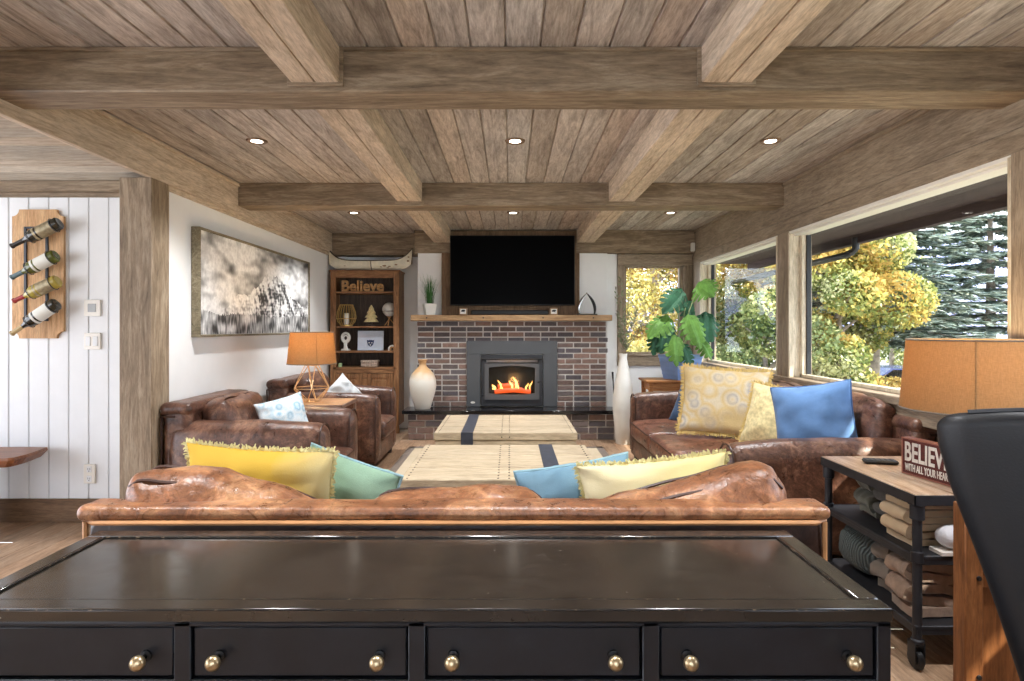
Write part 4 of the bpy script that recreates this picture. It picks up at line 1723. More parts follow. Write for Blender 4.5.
def pic_col(u, v):
    """u across 0..1 (near to far), v up 0..1; a snowy crag under broken cloud above a forest"""
    q = Vector((u * 1.9, v * 1.3, 0))
    n1 = noise.noise(q * 2.1 + Vector((3, 7, 1)))
    n2 = noise.noise(q * 5.0 + Vector((1, 2, 8)))
    n3 = noise.noise(q * 11 + Vector((4, 1, 3)))
    # outline of the mountain: long left flank, blunt towers, a shoulder on the right
    P = ((0.0, 0.10), (0.10, 0.20), (0.22, 0.36), (0.34, 0.42), (0.42, 0.55), (0.50, 0.66), (0.60, 0.69), (0.72, 0.66), (0.77, 0.50), (0.84, 0.44), (0.92, 0.34), (1.0, 0.37))
    ridge = 0.3
    for (a, b) in zip(P, P[1:]):
        if a[0] <= u <= b[0]:
            ridge = a[1] + (b[1] - a[1]) * (u - a[0]) / (b[0] - a[0])
    ridge += 0.05 * noise.noise(Vector((u * 22, 0.5, 0))) + 0.025 * noise.noise(Vector((u * 60, 1.5, 0)))
    cl = 0.84 + 0.8 * n1 + 0.7 * n2 + 0.4 * n3
    if v > 0.6:
        cl -= (v - 0.6) * (0.9 + 1.3 * n2) * (0.6 + 0.9 * u)
    g = min(1.0, max(0.12, cl))
    if v < ridge:
        s1 = noise.noise(Vector((u * 34 + v * 6, v * 5 - u * 3, 2.0)))
        s2 = noise.noise(Vector((u * 80, v * 24, 5.0)))
        s3 = noise.noise(Vector((u * 18, v * 40, 9.0)))
        if u < 0.40:
            g = 0.90 + 0.45 * s1 + 0.5 * s2 + 0.2 * s3
        else:
            g = 0.52 + 1.25 * s1 + 0.8 * s2 + 0.5 * s3
        edge = ridge - v
        if edge < 0.10 and n2 > -0.05:
            k = (1 - edge / 0.10) * 0.75
            g = g * (1 - k) + 0.95 * k
        g = min(1.0, max(0.08, g))
    tree = 0.21 + 0.05 * noise.noise(q * 5) + 0.05 * abs(noise.noise(Vector((u * 70, 0, 0)))) - 0.10 * max(0, 0.15 - u)
    if u > 0.70:
        tree += 0.10 * max(0, noise.noise(Vector((u * 40, 3, 0))))
    if v < tree:
        s = noise.noise(Vector((u * 90, v * 9, 0)))
        s2 = noise.noise(q * 7 + Vector((2, 5, 5)))
        g = min(0.85, max(0.10, 0.40 + 0.55 * s + 0.7 * s2))
    g = min(1.0, g * 1.06) ** 1.2 * 0.92
    return (g, g * 0.99, g * 0.965)


m = MB()
m.grid(lambda u, v: (0.055, py0 + 0.02 + (py1 - py0 - 0.04) * u, pz0 + 0.02 + (pz1 - pz0 - 0.04) * v), 330, 100, pic_col)
m.build('print', MT['paint_attr'], t, smooth=False)
m = MB()
m.box(0.003, 0.05, py0 + 0.015, py1 - 0.015, pz0 + 0.015, pz1 - 0.015, 0)
m.build('backing_board', MT['ceramic'], t)

# ------------------------------------------------------------------ bookcase
MT['bookcase'] = wood('rustic_brown_wood', L(96, 66, 42), L(146, 104, 70), L(182, 138, 98), 'z', 1.3, 0.5, 0.25)
MT['bookcase_dark'] = wood('dark_brown_wood', L(66, 56, 50), L(88, 76, 68), L(108, 94, 84), 'z', 1.2, 0.6, 0.2, knots=False)
MT['bookcase_x'] = wood('rustic_brown_wood_across', L(96, 66, 42), L(146, 104, 70), L(182, 138, 98), 'x', 1.3, 0.5, 0.25, knots=False)
BX0, BX1, BY, BH = -2.387, -1.472, 7.96, 2.17
bc = thing('bookcase', 'tall rustic brown wooden bookcase with two cabinet doors in the alcove', 'bookcase', ((BX0 + BX1) / 2, BY, 0))
W = (BX1 - BX0) / 2
m = MB()
for s in (-1, 1):
    m.box(s * W, s * (W - 0.03), 0.01, 0.375, 0.10, BH - 0.02, 0.004)
    m.box(s * W, s * (W - 0.075), 0.0, 0.028, 0.0, BH - 0.02, 0.005)
m.build('side_panel', MT['bookcase'], bc)
m = MB()
m.box(-W + 0.03, W - 0.03, 0.355, 0.37, 0.10, BH - 0.03, 0)
m.build('back_panel', MT['bookcase_dark'], bc)
m = MB()
m.box(-W - 0.012, W + 0.012, -0.014, 0.385, BH - 0.025, BH, 0.006)
m.box(-W + 0.075, W - 0.075, 0.0, 0.028, 2.065, BH - 0.025, 0.003)
m.build('top_board', MT['bookcase_x'], bc)
for z in (1.885, 1.425, 1.095):
    m = MB()
    m.box(-W + 0.03, W - 0.03, 0.012, 0.355, z - 0.024, z, 0.004)
    m.build('shelf', MT['bookcase_x'], bc)
m = MB()
m.box(-W + 0.03, W - 0.03, 0.0, 0.355, 0.845, 0.88, 0.004)
m.box(-W + 0.075, W - 0.075, 0.002, 0.025, 0.80, 0.845, 0.003)
m.box(-W + 0.075, W - 0.075, 0.002, 0.025, 0.10, 0.16, 0.003)
m.box(-0.03, 0.03, 0.002, 0.025, 0.16, 0.80, 0.003)
m.build('cabinet_front', MT['bookcase_x'], bc)
for s in (-1, 1):
    a, b = (0.034, W - 0.079) if s > 0 else (-W + 0.079, -0.034)
    m = MB()
    z0, z1 = 0.165, 0.795
    m.box(a, a + 0.055, 0.0, 0.022, z0, z1, 0.003)
    m.box(b - 0.055, b, 0.0, 0.022, z0, z1, 0.003)
    m.box(a + 0.055, b - 0.055, 0.0, 0.022, z0, z0 + 0.06, 0.003)
    m.box(a + 0.055, b - 0.055, 0.0, 0.022, z1 - 0.06, z1, 0.003)
    m.box(a + 0.055, b - 0.055, 0.009, 0.022, z0 + 0.06, z1 - 0.06, 0.001)
    m.box(a + 0.08, b - 0.08, 0.003, 0.02, z0 + 0.085, z1 - 0.085, 0.006)
    d = m.build('door', MT['bookcase'], bc)
    m = MB()
    kx = a + 0.028 if s > 0 else b - 0.028
    m.lathe([(0, 0), (0.007, 0.0), (0.006, 0.012), (0.015, 0.02), (0.012, 0.03), (0, 0.033)], 14, TR(kx, 0.0, 0.5, 90))
    m.build('knob', MT['black_metal'], d)

SY = 8.07   # things on the shelves
t = thing('word_sign', 'freestanding cut out wooden word on the top shelf of the bookcase', 'sign', (-1.975, SY, 1.886))
MT['letter_wood'] = wood('pale_letter_wood', L(168, 118, 70), L(204, 158, 104), L(224, 184, 134), 'x', 2.0, 0.6, 0.2, knots=False)
text_fit('lettering', 'Believe', 0.56, 0.148, 0.035, MT['letter_wood'], t, TR(0, 0.0, 0.006, 90), bold=0.025)
m = MB()
m.box(-0.285, 0.285, -0.04, 0.005, 0.0, 0.008, 0.002)
m.build('plinth', MT['letter_wood'], t)
t = thing('candle_lantern', 'gold wire candle lantern with a white candle on the bookcase', 'lantern', (-2.2, SY, 1.4255))
m = MB()
prof = [(0.075, 0.012), (0.115, 0.06), (0.128, 0.12), (0.120, 0.19), (0.085, 0.285)]
for k in range(20):
    a = 2 * PI * k / 20
    m.tube([(r * math.cos(a), r * math.sin(a), z) for r, z in prof], 0.0032, 5)
for r, z in (prof[0], prof[-1], (0.127, 0.10)):
    m.tube([(r * math.cos(2 * PI * k / 32), r * math.sin(2 * PI * k / 32), z) for k in range(32)], 0.005, 6, closed=True)
m.lathe([(0, 0), (0.08, 0.0), (0.08, 0.012), (0, 0.014)], 28)
m.build('wire_cage', MT['gold'], t)
m = MB()
m.lathe([(0, 0.014), (0.034, 0.014), (0.034, 0.17), (0.028, 0.175), (0.006, 0.168), (0, 0.168)], 20)
m.build('candle', MT['ceramic'], t)
t = thing('tree_ornament', 'small cream layered tree ornament in the middle of the bookcase shelf', 'ornament', (-1.865, SY, 1.4255))
m = MB()
for z0, r, h in ((0.055, 0.10, 0.10), (0.115, 0.085, 0.09), (0.17, 0.062, 0.08), (0.22, 0.038, 0.065)):
    pr = []
    m.lathe([(0.0, z0 + 0.006), (r, z0), (r * 0.86, z0 + 0.02), (r * 0.42, z0 + h * 0.7), (0.004, z0 + h)], 9)
m.build('tiers', plain('cream_glaze', L(222, 204, 150), 0.5, var=0.25, scale=30), t, smooth=False)
m = MB()
m.lathe([(0, 0), (0.04, 0), (0.042, 0.02), (0.018, 0.03), (0.016, 0.06), (0, 0.06)], 14)
m.build('stand', MT['bookcase_dark'], t)
t = thing('globe', 'small pale globe on a wooden tripod at the right of the bookcase shelf', 'globe', (-1.63, SY + 0.04, 1.4255))
m = MB()
m.lathe([(0.095 * math.sin(PI * k / 16), 0.225 - 0.095 * math.cos(PI * k / 16)) for k in range(17)], 28, cap=False)
m.build('sphere', MT['globe'] if 'globe' in MT else plain('globe_print', L(206, 204, 198), 0.4, var=0.35, scale=14), t)
for k in range(3):
    a = 2 * PI * k / 3 + 0.5
    m = MB()
    m.tube([(0.085 * math.cos(a), 0.085 * math.sin(a), 0.009), (-0.03 * math.cos(a), -0.03 * math.sin(a), 0.135)], 0.007, 8)
    m.build('leg', MT['letter_wood'], t)
m = MB()
m.tube([(0.1 * math.cos(2 * PI * k / 28), 0.1 * math.sin(2 * PI * k / 28), 0.2) for k in range(28)], 0.005, 6, closed=True)
m.build('ring', MT['silver'], t)
t = thing('loop_sculpture', 'small white loop sculpture on the lower bookcase shelf', 'sculpture', (-2.21, SY, 1.0955))
m = MB()
pts = [(0.052 * math.cos(a) * 1.0, 0, 0.175 + 0.062 * math.sin(a)) for a in [2 * PI * k / 24 for k in range(24)]]
m.tube(pts, 0.016, 8, closed=True)
pts = [(0.028 * math.cos(a), 0, 0.17 + 0.034 * math.sin(a)) for a in [2 * PI * k / 20 for k in range(20)]]
m.tube(pts, 0.009, 8, closed=True)
m.tube([(0, 0, 0.02), (-0.004, 0, 0.07), (0, 0, 0.12)], [0.034, 0.022, 0.03], 12)
m.build('loop', MT['ceramic'], t)
m = MB()
m.box(-0.055, 0.055, -0.03, 0.03, 0.0, 0.025, 0.005)
m.build('plinth', MT['ceramic'], t)
t = thing('small_canvas', 'small pale canvas with a dark blue animal face on the lower bookcase shelf', 'picture', (-1.885, 8.10, 1.0985), rot=(R(-5), 0, 0))
m = MB()
m.box(-0.175, 0.175, 0.0, 0.022, 0.0, 0.265, 0.003)
m.build('canvas', plain('pale_canvas', L(204, 212, 226), 0.8, var=0.05), t)
m = MB()
MT['ink'] = plain('dark_blue_ink', L(48, 62, 96), 0.8, var=0.4, scale=60)
F = TR(0, -0.0006, 0.09, 90)
m.prism([(-0.045, 0.02), (-0.05, 0.055), (-0.035, 0.045), (-0.015, 0.05), (0.015, 0.05), (0.035, 0.045), (0.05, 0.055), (0.045, 0.02), (0.036, -0.012), (0.016, -0.035), (0, -0.04), (-0.016, -0.035), (-0.036, -0.012)], 0, 0.002, F)
m.build('animal_face', MT['ink'], t, smooth=False)
m = MB()
F2 = TR(0, -0.003, 0.09, 90)
for sx in (-1, 1):
    m.lathe([(0.009, 0), (0.007, 0.001), (0, 0.0012)], 10, F2 @ TR(sx * 0.018, 0.012, 0), cap=False)
m.prism([(-0.010, -0.014), (0, -0.006), (0.010, -0.014), (0.006, -0.026), (-0.006, -0.026)], 0, 0.001, F2)
m.build('face_marks', MT['ceramic'], t, smooth=False)
t = thing('arch_ornament', 'tiny white arch ornament at the right end of the lower bookcase shelf', 'ornament', (-1.585, SY, 1.0955))
for r, nm in ((0.045, 'outer_arch'), (0.024, 'inner_arch')):
    m = MB()
    m.tube([(r * math.cos(PI * k / 14), 0, 0.022 + r * math.sin(PI * k / 14)) for k in range(15)], 0.010, 8)
    for s in (-1, 1):
        m.tube([(s * r, 0, 0.0), (s * r, 0, 0.024)], 0.010, 8)
    m.build(nm, MT['ceramic'] if r > 0.03 else MT['letter_wood'], t)
t = thing('trinket_box', 'small patterned trinket box on the counter of the bookcase', 'box', (-1.88, SY, 0.8805))
m = MB()
m.box(-0.11, 0.11, -0.06, 0.06, 0.0, 0.058, 0.005)
m.build('box_body', plain('mottled_box', L(168, 148, 132), 0.6, var=0.5, scale=50), t)
m = MB()
m.box(-0.115, 0.115, -0.064, 0.064, 0.06, 0.088, 0.006)
m.build('lid', plain('mottled_lid', L(182, 164, 148), 0.6, var=0.45, scale=50), t)
t = thing('green_candle', 'tiny pale green candle jar at the left of the bookcase counter', 'candle', (-2.27, SY - 0.05, 0.8805))
m = MB()
m.lathe([(0, 0), (0.026, 0), (0.028, 0.05), (0, 0.05)], 16)
m.build('jar', plain('pale_green', L(176, 202, 150), 0.4), t)
m = MB()
m.tube([(0, 0, 0.05), (0.002, 0, 0.062)], 0.002, 6)
m.build('wick', MT['black'], t)

# model canoe on top of the bookcase
t = thing('model_canoe', 'cream birch bark model canoe lying on top of the bookcase', 'ornament', (-1.865, 8.01, 2.177))
LC = 0.545


def canoe(u, v, off=0.0):
    x = -1 + 2 * u
    a = (-1 + 2 * v)
    keel = 0.004 + 0.02 * abs(x) ** 3 + 0.05 * max(0, abs(x) - 0.86) / 0.14
    top = 0.115 + 0.155 * abs(x) ** 6 + 0.015 * x * x
    hw = 0.075 * max(0.0, 1 - abs(x) ** 2.6) ** 0.7 + 0.003
    s = math.sin(a * PI / 2)
    yy = hw * s * (1 - 0.12 * s * s)
    zz = keel + (top - keel) * (abs(a) ** 1.6)
    return Vector((x * LC * (1 + 0.02 * (zz / 0.2)), yy, zz + off))


MT['birch'] = plain('birch_bark', L(222, 214, 192), 0.7, var=0.12, scale=16)
m = MB()
m.grid(lambda u, v: canoe(u, v), 44, 14)
m.grid(lambda u, v: canoe(u, 1 - v, 0.005) * 1.0, 44, 14)
m.build('hull', MT['birch'], t)
m = MB()
for v in (0, 1):
    m.tube([canoe(k / 44, v) for k in range(45)], 0.006, 6)
m.build('gunwale', MT['bookcase_dark'], t)
m = MB()
for e in (0, 1):
    m.tube([canoe(e, 0.5 + 0.5 * k / 8) + Vector(((1 if e else -1) * 0.003, 0, 0)) for k in range(9)], 0.006, 6)
m.build('stem', MT['bookcase_dark'], t)
m = MB()
m.tube([canoe(0.52, 0.02 + 0.48 * k / 8) + Vector((0, -0.003, -0.002)) for k in range(9)], 0.006, 6)
m.build('band', MT['bookcase_dark'], t)
m = MB()
for (u, v, r) in ((0.68, 0.22, 0.018), (0.74, 0.26, 0.013), (0.72, 0.33, 0.012), (0.2, 0.25, 0.008), (0.82, 0.2, 0.014), (0.64, 0.28, 0.01), (0.955, 0.2, 0.016), (0.96, 0.1, 0.012)):
    p = canoe(u, v)
    m = MB()
    m.lathe([(0, 0.004), (r, 0.002), (r, -0.004)], 9, TR(p.x, p.y, p.z, 96) @ Matrix.Diagonal((1.5, 0.7, 1, 1)), cap=False)
    if 'dark_bark' not in MT:
        MT['dark_bark'] = plain('dark_bark', L(140, 112, 84), 0.8, var=0.3)
    m.build('bark_patch', MT['dark_bark'], t)

# ------------------------------------------------------------------ left passage: bottle rack, wall plates, slab bench
t = thing('bottle_rack', 'wooden wall board with notched corners and an iron frame for four bottles', 'wine rack', (-3.405, 4.35, 1.79))
W, H, nr = 0.185, 0.465, 0.05
pts = []
for cx_, cy_, a0 in ((W, -H, 180), (W, H, 270), (-W, H, 360), (-W, -H, 450)):
    seg = []
    for k in range(9):
        a = R(a0 - 90 * k / 8)
        seg.append((cx_ + nr * math.cos(a) * (1), cy_ + nr * math.sin(a)))
    pts += seg
# order the four scooped corners round the board
pts = []
for (sx, sy) in ((1, -1), (1, 1), (-1, 1), (-1, -1)):
    arc = [(sx * (W - nr * math.cos(PI / 2 * k / 8)), sy * (H - nr * math.sin(PI / 2 * k / 8))) for k in range(9)]
    # arc runs from the side edge inwards when k grows; keep the outline going round
    arc = [(sx * (W - nr * math.sin(PI / 2 * k / 8)), sy * (H - nr * math.cos(PI / 2 * k / 8))) for k in range(9)]
    if sx * sy > 0:
        arc = arc[::-1]
    pts += arc[::-1]
MT['rack_wood'] = wood('rack_board_wood', L(168, 124, 80), L(202, 160, 114), L(222, 186, 144), 'z', 1.2, 0.6, 0.2)
m = MB()
m.prism(pts, 0.0, 0.022, TR(0, -0.002, 0, 90))
m.build('board', MT['rack_wood'], t, smooth=False)
m = MB()
for x in (-0.085, 0.07):
    m.box(x - 0.010, x + 0.010, -0.034, -0.0245, -0.34, 0.34, 0.002)
m.box(-0.085, 0.07, -0.034, -0.0245, -0.34, -0.325, 0.002)
m.box(-0.085, 0.07, -0.034, -0.0245, 0.325, 0.34, 0.002)
m.build('iron_frame', MT['steel_dark'], t)


def bottle(label, base, tip, gl, lab, cap, sc=1.0):
    base, tip = Vector(base), Vector(tip)
    d = (tip - base)
    Ln = d.length
    q = d.to_track_quat('Z', 'Y')
    t = thing('wine_bottle', label, 'bottle', base, rot=q.to_euler(), group='wine bottles on the wall rack')
    r = 0.046 * sc
    m = MB()
    m.lathe([(0, 0.004), (r * 0.8, 0.0), (r, 0.010), (r, Ln * 0.54), (r * 0.92, Ln * 0.60), (r * 0.5, Ln * 0.69), (r * 0.34, Ln * 0.75), (r * 0.32, Ln * 0.97), (r * 0.38, Ln * 0.975), (r * 0.38, Ln), (0, Ln)], 24, cap=False)
    m.build('glass', gl, t)
    m = MB()
    if lab is not None:
        m.lathe([(r * 1.012, Ln * 0.14), (r * 1.012, Ln * 0.42)], 24, cap=False)
        lb = m.build('paper_label', lab, t)
        m = MB()
        m.lathe([(r * 1.02, Ln * 0.455), (r * 1.02, Ln * 0.50)], 24, cap=False)
        m.build('neck_label', lab, t)
    m = MB()
    m.lathe([(r * 0.36, Ln * 0.76), (r * 0.35, Ln * 0.972), (r * 0.42, Ln * 0.978), (r * 0.42, Ln * 1.004), (0, Ln * 1.006)], 18, cap=False)
    m.build('capsule', cap, t)
    m = MB()
    for f in (0.12, 0.62):
        rr = (r + 0.005) if f < 0.5 else r * 0.86 + 0.005
        m.tube([(rr * math.cos(2 * PI * k / 24), rr * math.sin(2 * PI * k / 24), Ln * f) for k in range(24)], 0.003, 6, closed=True)
    m.build('holding_ring', MT['steel_dark'], t)
    return t


def bglass(name, c):
    return plain(name, c, 0.08, var=0.15, spec=0.7)


gd, gg, gy = bglass('dark_bottle_glass', L(34, 32, 20)), bglass('green_bottle_glass', L(78, 84, 26)), bglass('straw_bottle_glass', L(164, 146, 62))
lw = plain('white_paper_label', L(222, 222, 214), 0.7, var=0.06)
ls = plain('silver_label', L(160, 148, 120), 0.4, 0.5, var=0.4, scale=40)
by = 4.245
bottle('dark wine bottle at the top of the wall rack', (-3.185, by, 2.145), (-3.50, by - 0.03, 1.975), gd, ls, plain('dark_capsule', L(40, 36, 34), 0.3))
bottle('green wine bottle second from the top of the wall rack', (-3.21, by, 1.915), (-3.50, by - 0.03, 1.755), gg, lw, plain('blue_grey_capsule', L(92, 116, 122), 0.4))
bottle('straw coloured wine bottle with a red cap in the wall rack', (-3.195, by, 1.735), (-3.485, by - 0.03, 1.59), gy, ls, plain('red_capsule', L(150, 44, 44), 0.35))
bottle('dark wine bottle with white label lowest on the wall rack', (-3.205, by, 1.575), (-3.50, by - 0.03, 1.36), gd, lw, plain('tan_capsule', L(176, 152, 104), 0.4))


def wall_plate(name, label, cat, px, pz, w, h, kind):
    t = thing(name, label, cat, (px, 4.35, pz))
    m = MB()
    m.box(-w / 2, w / 2, -0.016, -0.002, -h / 2, h / 2, 0.004)
    m.build('face_plate', MT['white_metal'], t)
    if kind == 'thermo':
        m = MB()
        m.box(-0.03, 0.03, -0.020, -0.015, -0.03, 0.03, 0.002)
        m.build('display', plain('grey_display', L(150, 152, 150), 0.3, var=0.1), t)
    elif kind == 'switch':
        for s in (-1, 1):
            m = MB()
            m.box(s * 0.026 - 0.018, s * 0.026 + 0.018, -0.021, -0.015, -0.034, 0.034, 0.003)
            m.build('rocker', MT['white_board'], t)
    else:
        for s in (-1, 1):
            m = MB()
            m.box(-0.018, 0.018, -0.019, -0.015, s * 0.034 - 0.022, s * 0.034 + 0.022, 0.006)
            o = m.build('socket', MT['white_board'], t)
            m = MB()
            for dx in (-0.007, 0.007):
                m.box(dx - 0.0015, dx + 0.0015, -0.0196, -0.0185, s * 0.034 - 0.004, s * 0.034 + 0.01, 0)
            m.box(-0.003, 0.003, -0.0196, -0.0185, s * 0.034 - 0.015, s * 0.034 - 0.009, 0)
            m.build('slots', MT['black'], o)


wall_plate('thermostat', 'square white thermostat on the boarded wall', 'thermostat', -3.02, 1.545, 0.12, 0.12, 'thermo')
wall_plate('light_switch', 'white light switch plate below the thermostat', 'switch', -3.02, 1.305, 0.12, 0.12, 'switch')
wall_plate('power_outlet', 'white power outlet low on the boarded wall', 'outlet', -3.04, 0.345, 0.085, 0.14, 'outlet')

MT['slab_wood'] = wood('live_edge_wood', L(92, 52, 30), L(134, 82, 50), L(164, 108, 70), 'x', 1.0, 0.35, 0.15)
t = thing('slab_bench', 'reddish brown live edge slab bench by the boarded wall', 'bench', (-4.01, 4.0, 0))
rnd = random.Random(5)
out = []
for k in range(13):
    u = k / 12
    out.append((-0.8 + 1.52 * u, -0.34 + 0.26 * u + 0.02 * math.sin(u * 9)))
out += [(0.745, -0.05), (0.75, 0.04), (0.73, 0.16), (0.70, 0.28)]
for k in range(9):
    u = k / 8
    out.append((0.70 - 1.5 * u, 0.29 + 0.012 * math.sin(u * 11)))
m = MB()
lo, hi, md = [], [], []
for (x, y) in out:
    q = 0.965
    hi.append(m.vert((x, y, 0.548)))
    md.append(m.vert((x * 1.006, y * 1.01, 0.53)))
    lo.append(m.vert((x * q, y * 0.9, 0.485)))
n = len(out)
m.face(hi)
m.face(lo[::-1])
for i in range(n):
    j = (i + 1) % n
    m.face((md[i], md[j], hi[j], hi[i]))
    m.face((lo[i], lo[j], md[j], md[i]))
m.build('slab', MT['slab_wood'], t, smooth=False)
for x in (0.28, -0.6):
    m = MB()
    m.box(x - 0.03, x + 0.03, -0.12, 0.24, 0.0, 0.487, 0.004)
    m.build('leg', plain('dark_plum_paint', L(72, 52, 58), 0.5), t)

# ------------------------------------------------------------------ plant corner
t = thing('plant_stand', 'small pine table carrying the blue plant pot', 'table', (1.9, 7.24, 0))
MT['pine'] = wood('orange_pine', L(150, 92, 48), L(188, 128, 76), L(206, 152, 100), 'x', 1.2, 0.5, 0.15)
m = MB()
m.box(-0.30, 0.30, -0.24, 0.24, 0.76, 0.785, 0.005)
m.build('table_top', MT['pine'], t)
m = MB()
m.box(-0.25, 0.25, -0.20, -0.18, 0.66, 0.762, 0.003)
m.box(-0.25, 0.25, 0.18, 0.20, 0.66, 0.762, 0.003)
m.box(-0.25, -0.23, -0.19, 0.19, 0.66, 0.762, 0.003)
m.box(0.23, 0.25, -0.19, 0.19, 0.66, 0.762, 0.003)
m.build('apron', MT['pine'], t)
for sx in (-1, 1):
    for sy in (-1, 1):
        m = MB()
        m.box(sx * 0.245 - 0.024, sx * 0.245 + 0.024, sy * 0.19 - 0.024, sy * 0.19 + 0.024, 0.0, 0.762, 0.004)
        m.build('leg', MT['pine'], t)

t = thing('potted_monstera', 'leafy green monstera plant in a square blue pot by the corner window', 'plant', (2.055, 7.24, 0.7855), R(22))
MT['bluepot'] = plain('blue_glaze', L(132, 162, 214), 0.3, var=0.12, scale=5)
m = MB()
hs = [(0, 0.142), (0.05, 0.150), (0.055, 0.153), (0.10, 0.157), (0.105, 0.160), (0.15, 0.164), (0.155, 0.167), (0.20, 0.171), (0.205, 0.174), (0.25, 0.178), (0.255, 0.184), (0.295, 0.188), (0.295, 0.172), (0.262, 0.168)]
prev = None
for z, a in hs:
    ring = [m.vert(p) for p in ((-a, -a, z), (a, -a, z), (a, a, z), (-a, a, z))]
    if prev:
        for k in range(4):
            m.face((prev[k], prev[(k + 1) % 4], ring[(k + 1) % 4], ring[k]))
    else:
        m.face(ring[::-1])
    prev = ring
m.build('pot', MT['bluepot'], t, smooth=False)
m = MB()
m.grid(lambda u, v: (-0.17 + 0.34 * u, -0.17 + 0.34 * v, 0.264 + 0.012 * noise.noise(Vector((u * 9, v * 9, 0)))), 10, 10)
m.build('soil', plain('potting_soil', L(62, 46, 34), 0.95, var=0.4, scale=60, bmp=0.4), t)


def monstera_leaf(mb, base, tip, nrm, width, col, lobes=6):
    base, tip, nrm = Vector(base), Vector(tip), Vector(nrm)
    yv = tip - base
    ln = yv.length
    yv.normalize()
    xv = yv.cross(nrm).normalized()
    zv = xv.cross(yv).normalized()

    def wd(t):
        return width / 2 * (math.sin(PI * min(1, (t + 0.16) / 1.16) ** 0.8)) ** 0.75

    def P(x, y):
        t = y / ln
        z = -0.9 * x * x / max(width, .05) - 0.28 * ln * max(0, t) ** 2 + 0.015 * math.sin(x * 60)
        return base + xv * x + yv * y + zv * z
    for s in (-1, 1):
        for i in range(lobes):
            g = random.uniform(0.85, 1.15)
            mb.cur = tuple(c * g for c in col)
            t0 = -0.14 + 1.14 * i / lobes
            t1 = -0.14 + 1.14 * (i + 1) / lobes
            prev = None
            for k in range(6):
                f = k / 5
                gap = 0.0 if f < 0.5 else 0.22 * (f - 0.5) / 0.5
                a = t0 + (t1 - t0) * gap + 0.10 * f * f
                b = t1 - (t1 - t0) * gap + 0.10 * f * f
                if f > 0.95:
                    b = a + (b - a) * 0.5
                xa, xb = s * wd(min(1, max(-.14, a))) * f, s * wd(min(1, max(-.14, b))) * f
                cur = (mb.vert(P(xa, max(-.16, a) * ln)), mb.vert(P(xb, min(1.02, b) * ln)))
                if prev:
                    mb.face((prev[0], prev[1], cur[1], cur[0]))
                prev = cur
    mb.cur = None


inv = (Matrix.Translation((2.055, 7.24, 0.7855)) @ Matrix.Rotation(R(22), 4, 'Z')).inverted()
LV = [((2.26, 7.10, 1.93), (2.36, 7.02, 1.82), (-.5, -.6, .8), .40, 1.25),
      ((2.02, 7.12, 1.83), (1.84, 7.02, 1.66), (0.2, -.7, .7), .33, 0.75),
      ((2.36, 7.2, 1.55), (2.34, 7.08, 1.28), (0, -.8, .5), .34, 0.9),
      ((1.86, 7.14, 1.52), (1.66, 7.02, 1.38), (-.2, -.7, .7), .36, 1.1),
      ((1.86, 7.08, 1.42), (1.78, 6.96, 1.20), (0, -.9, .4), .34, 0.55),
      ((2.12, 7.06, 1.52), (2.20, 6.92, 1.27), (0.1, -.9, .4), .34, 1.35),
      ((1.93, 7.02, 1.28), (1.92, 6.88, 1.06), (0, -.9, .4), .28, 1.3),
      ((2.02, 7.02, 1.20), (2.08, 6.90, 1.02), (0.1, -.8, .5), .24, 0.8),
      ((1.76, 7.08, 1.34), (1.68, 7.0, 1.16), (-.2, -.8, .5), .26, 0.6),
      ((2.16, 7.3, 1.70), (2.24, 7.32, 1.50), (0.1, -.8, .5), .26, 0.7),
      ((2.25, 7.08, 1.25), (2.34, 6.98, 1.1), (0.1, -.8, .6), .22, 1.0)]
# longer blades
sm = MB()
for (b, tp, nr_, w, g) in LV:
    b, tp = Vector(b), Vector(tp)
    tp = b + (tp - b) * 1.25
    m = MB()
    base_col = L(92, 130, 58) if g > 0.9 else L(50, 92, 66)
    monstera_leaf(m, inv @ b, inv @ tp, inv.to_3x3() @ Vector(nr_), w, tuple(c * (0.7 + 0.35 * g) for c in base_col[:3]))
    m.build('leaf', MT['leaf'], t, smooth=False)
    r0 = Vector((2.055 + random.uniform(-.05, .05), 7.24 + random.uniform(-.05, .05), 1.04))
    mid = (r0 + b) / 2 + Vector((0, 0.03, 0.12))
    sm.tube([inv @ r0, inv @ (r0 * 0.6 + mid * 0.4 + Vector((0, 0, .03))), inv @ mid, inv @ (mid * 0.45 + b * 0.55 + Vector((0, 0, 0.03))), inv @ b], [0.011, 0.009, 0.008, 0.006, 0.005], 7)
sm.build('stems', plain('plant_stem', L(132, 142, 96), 0.6, var=0.2), t)

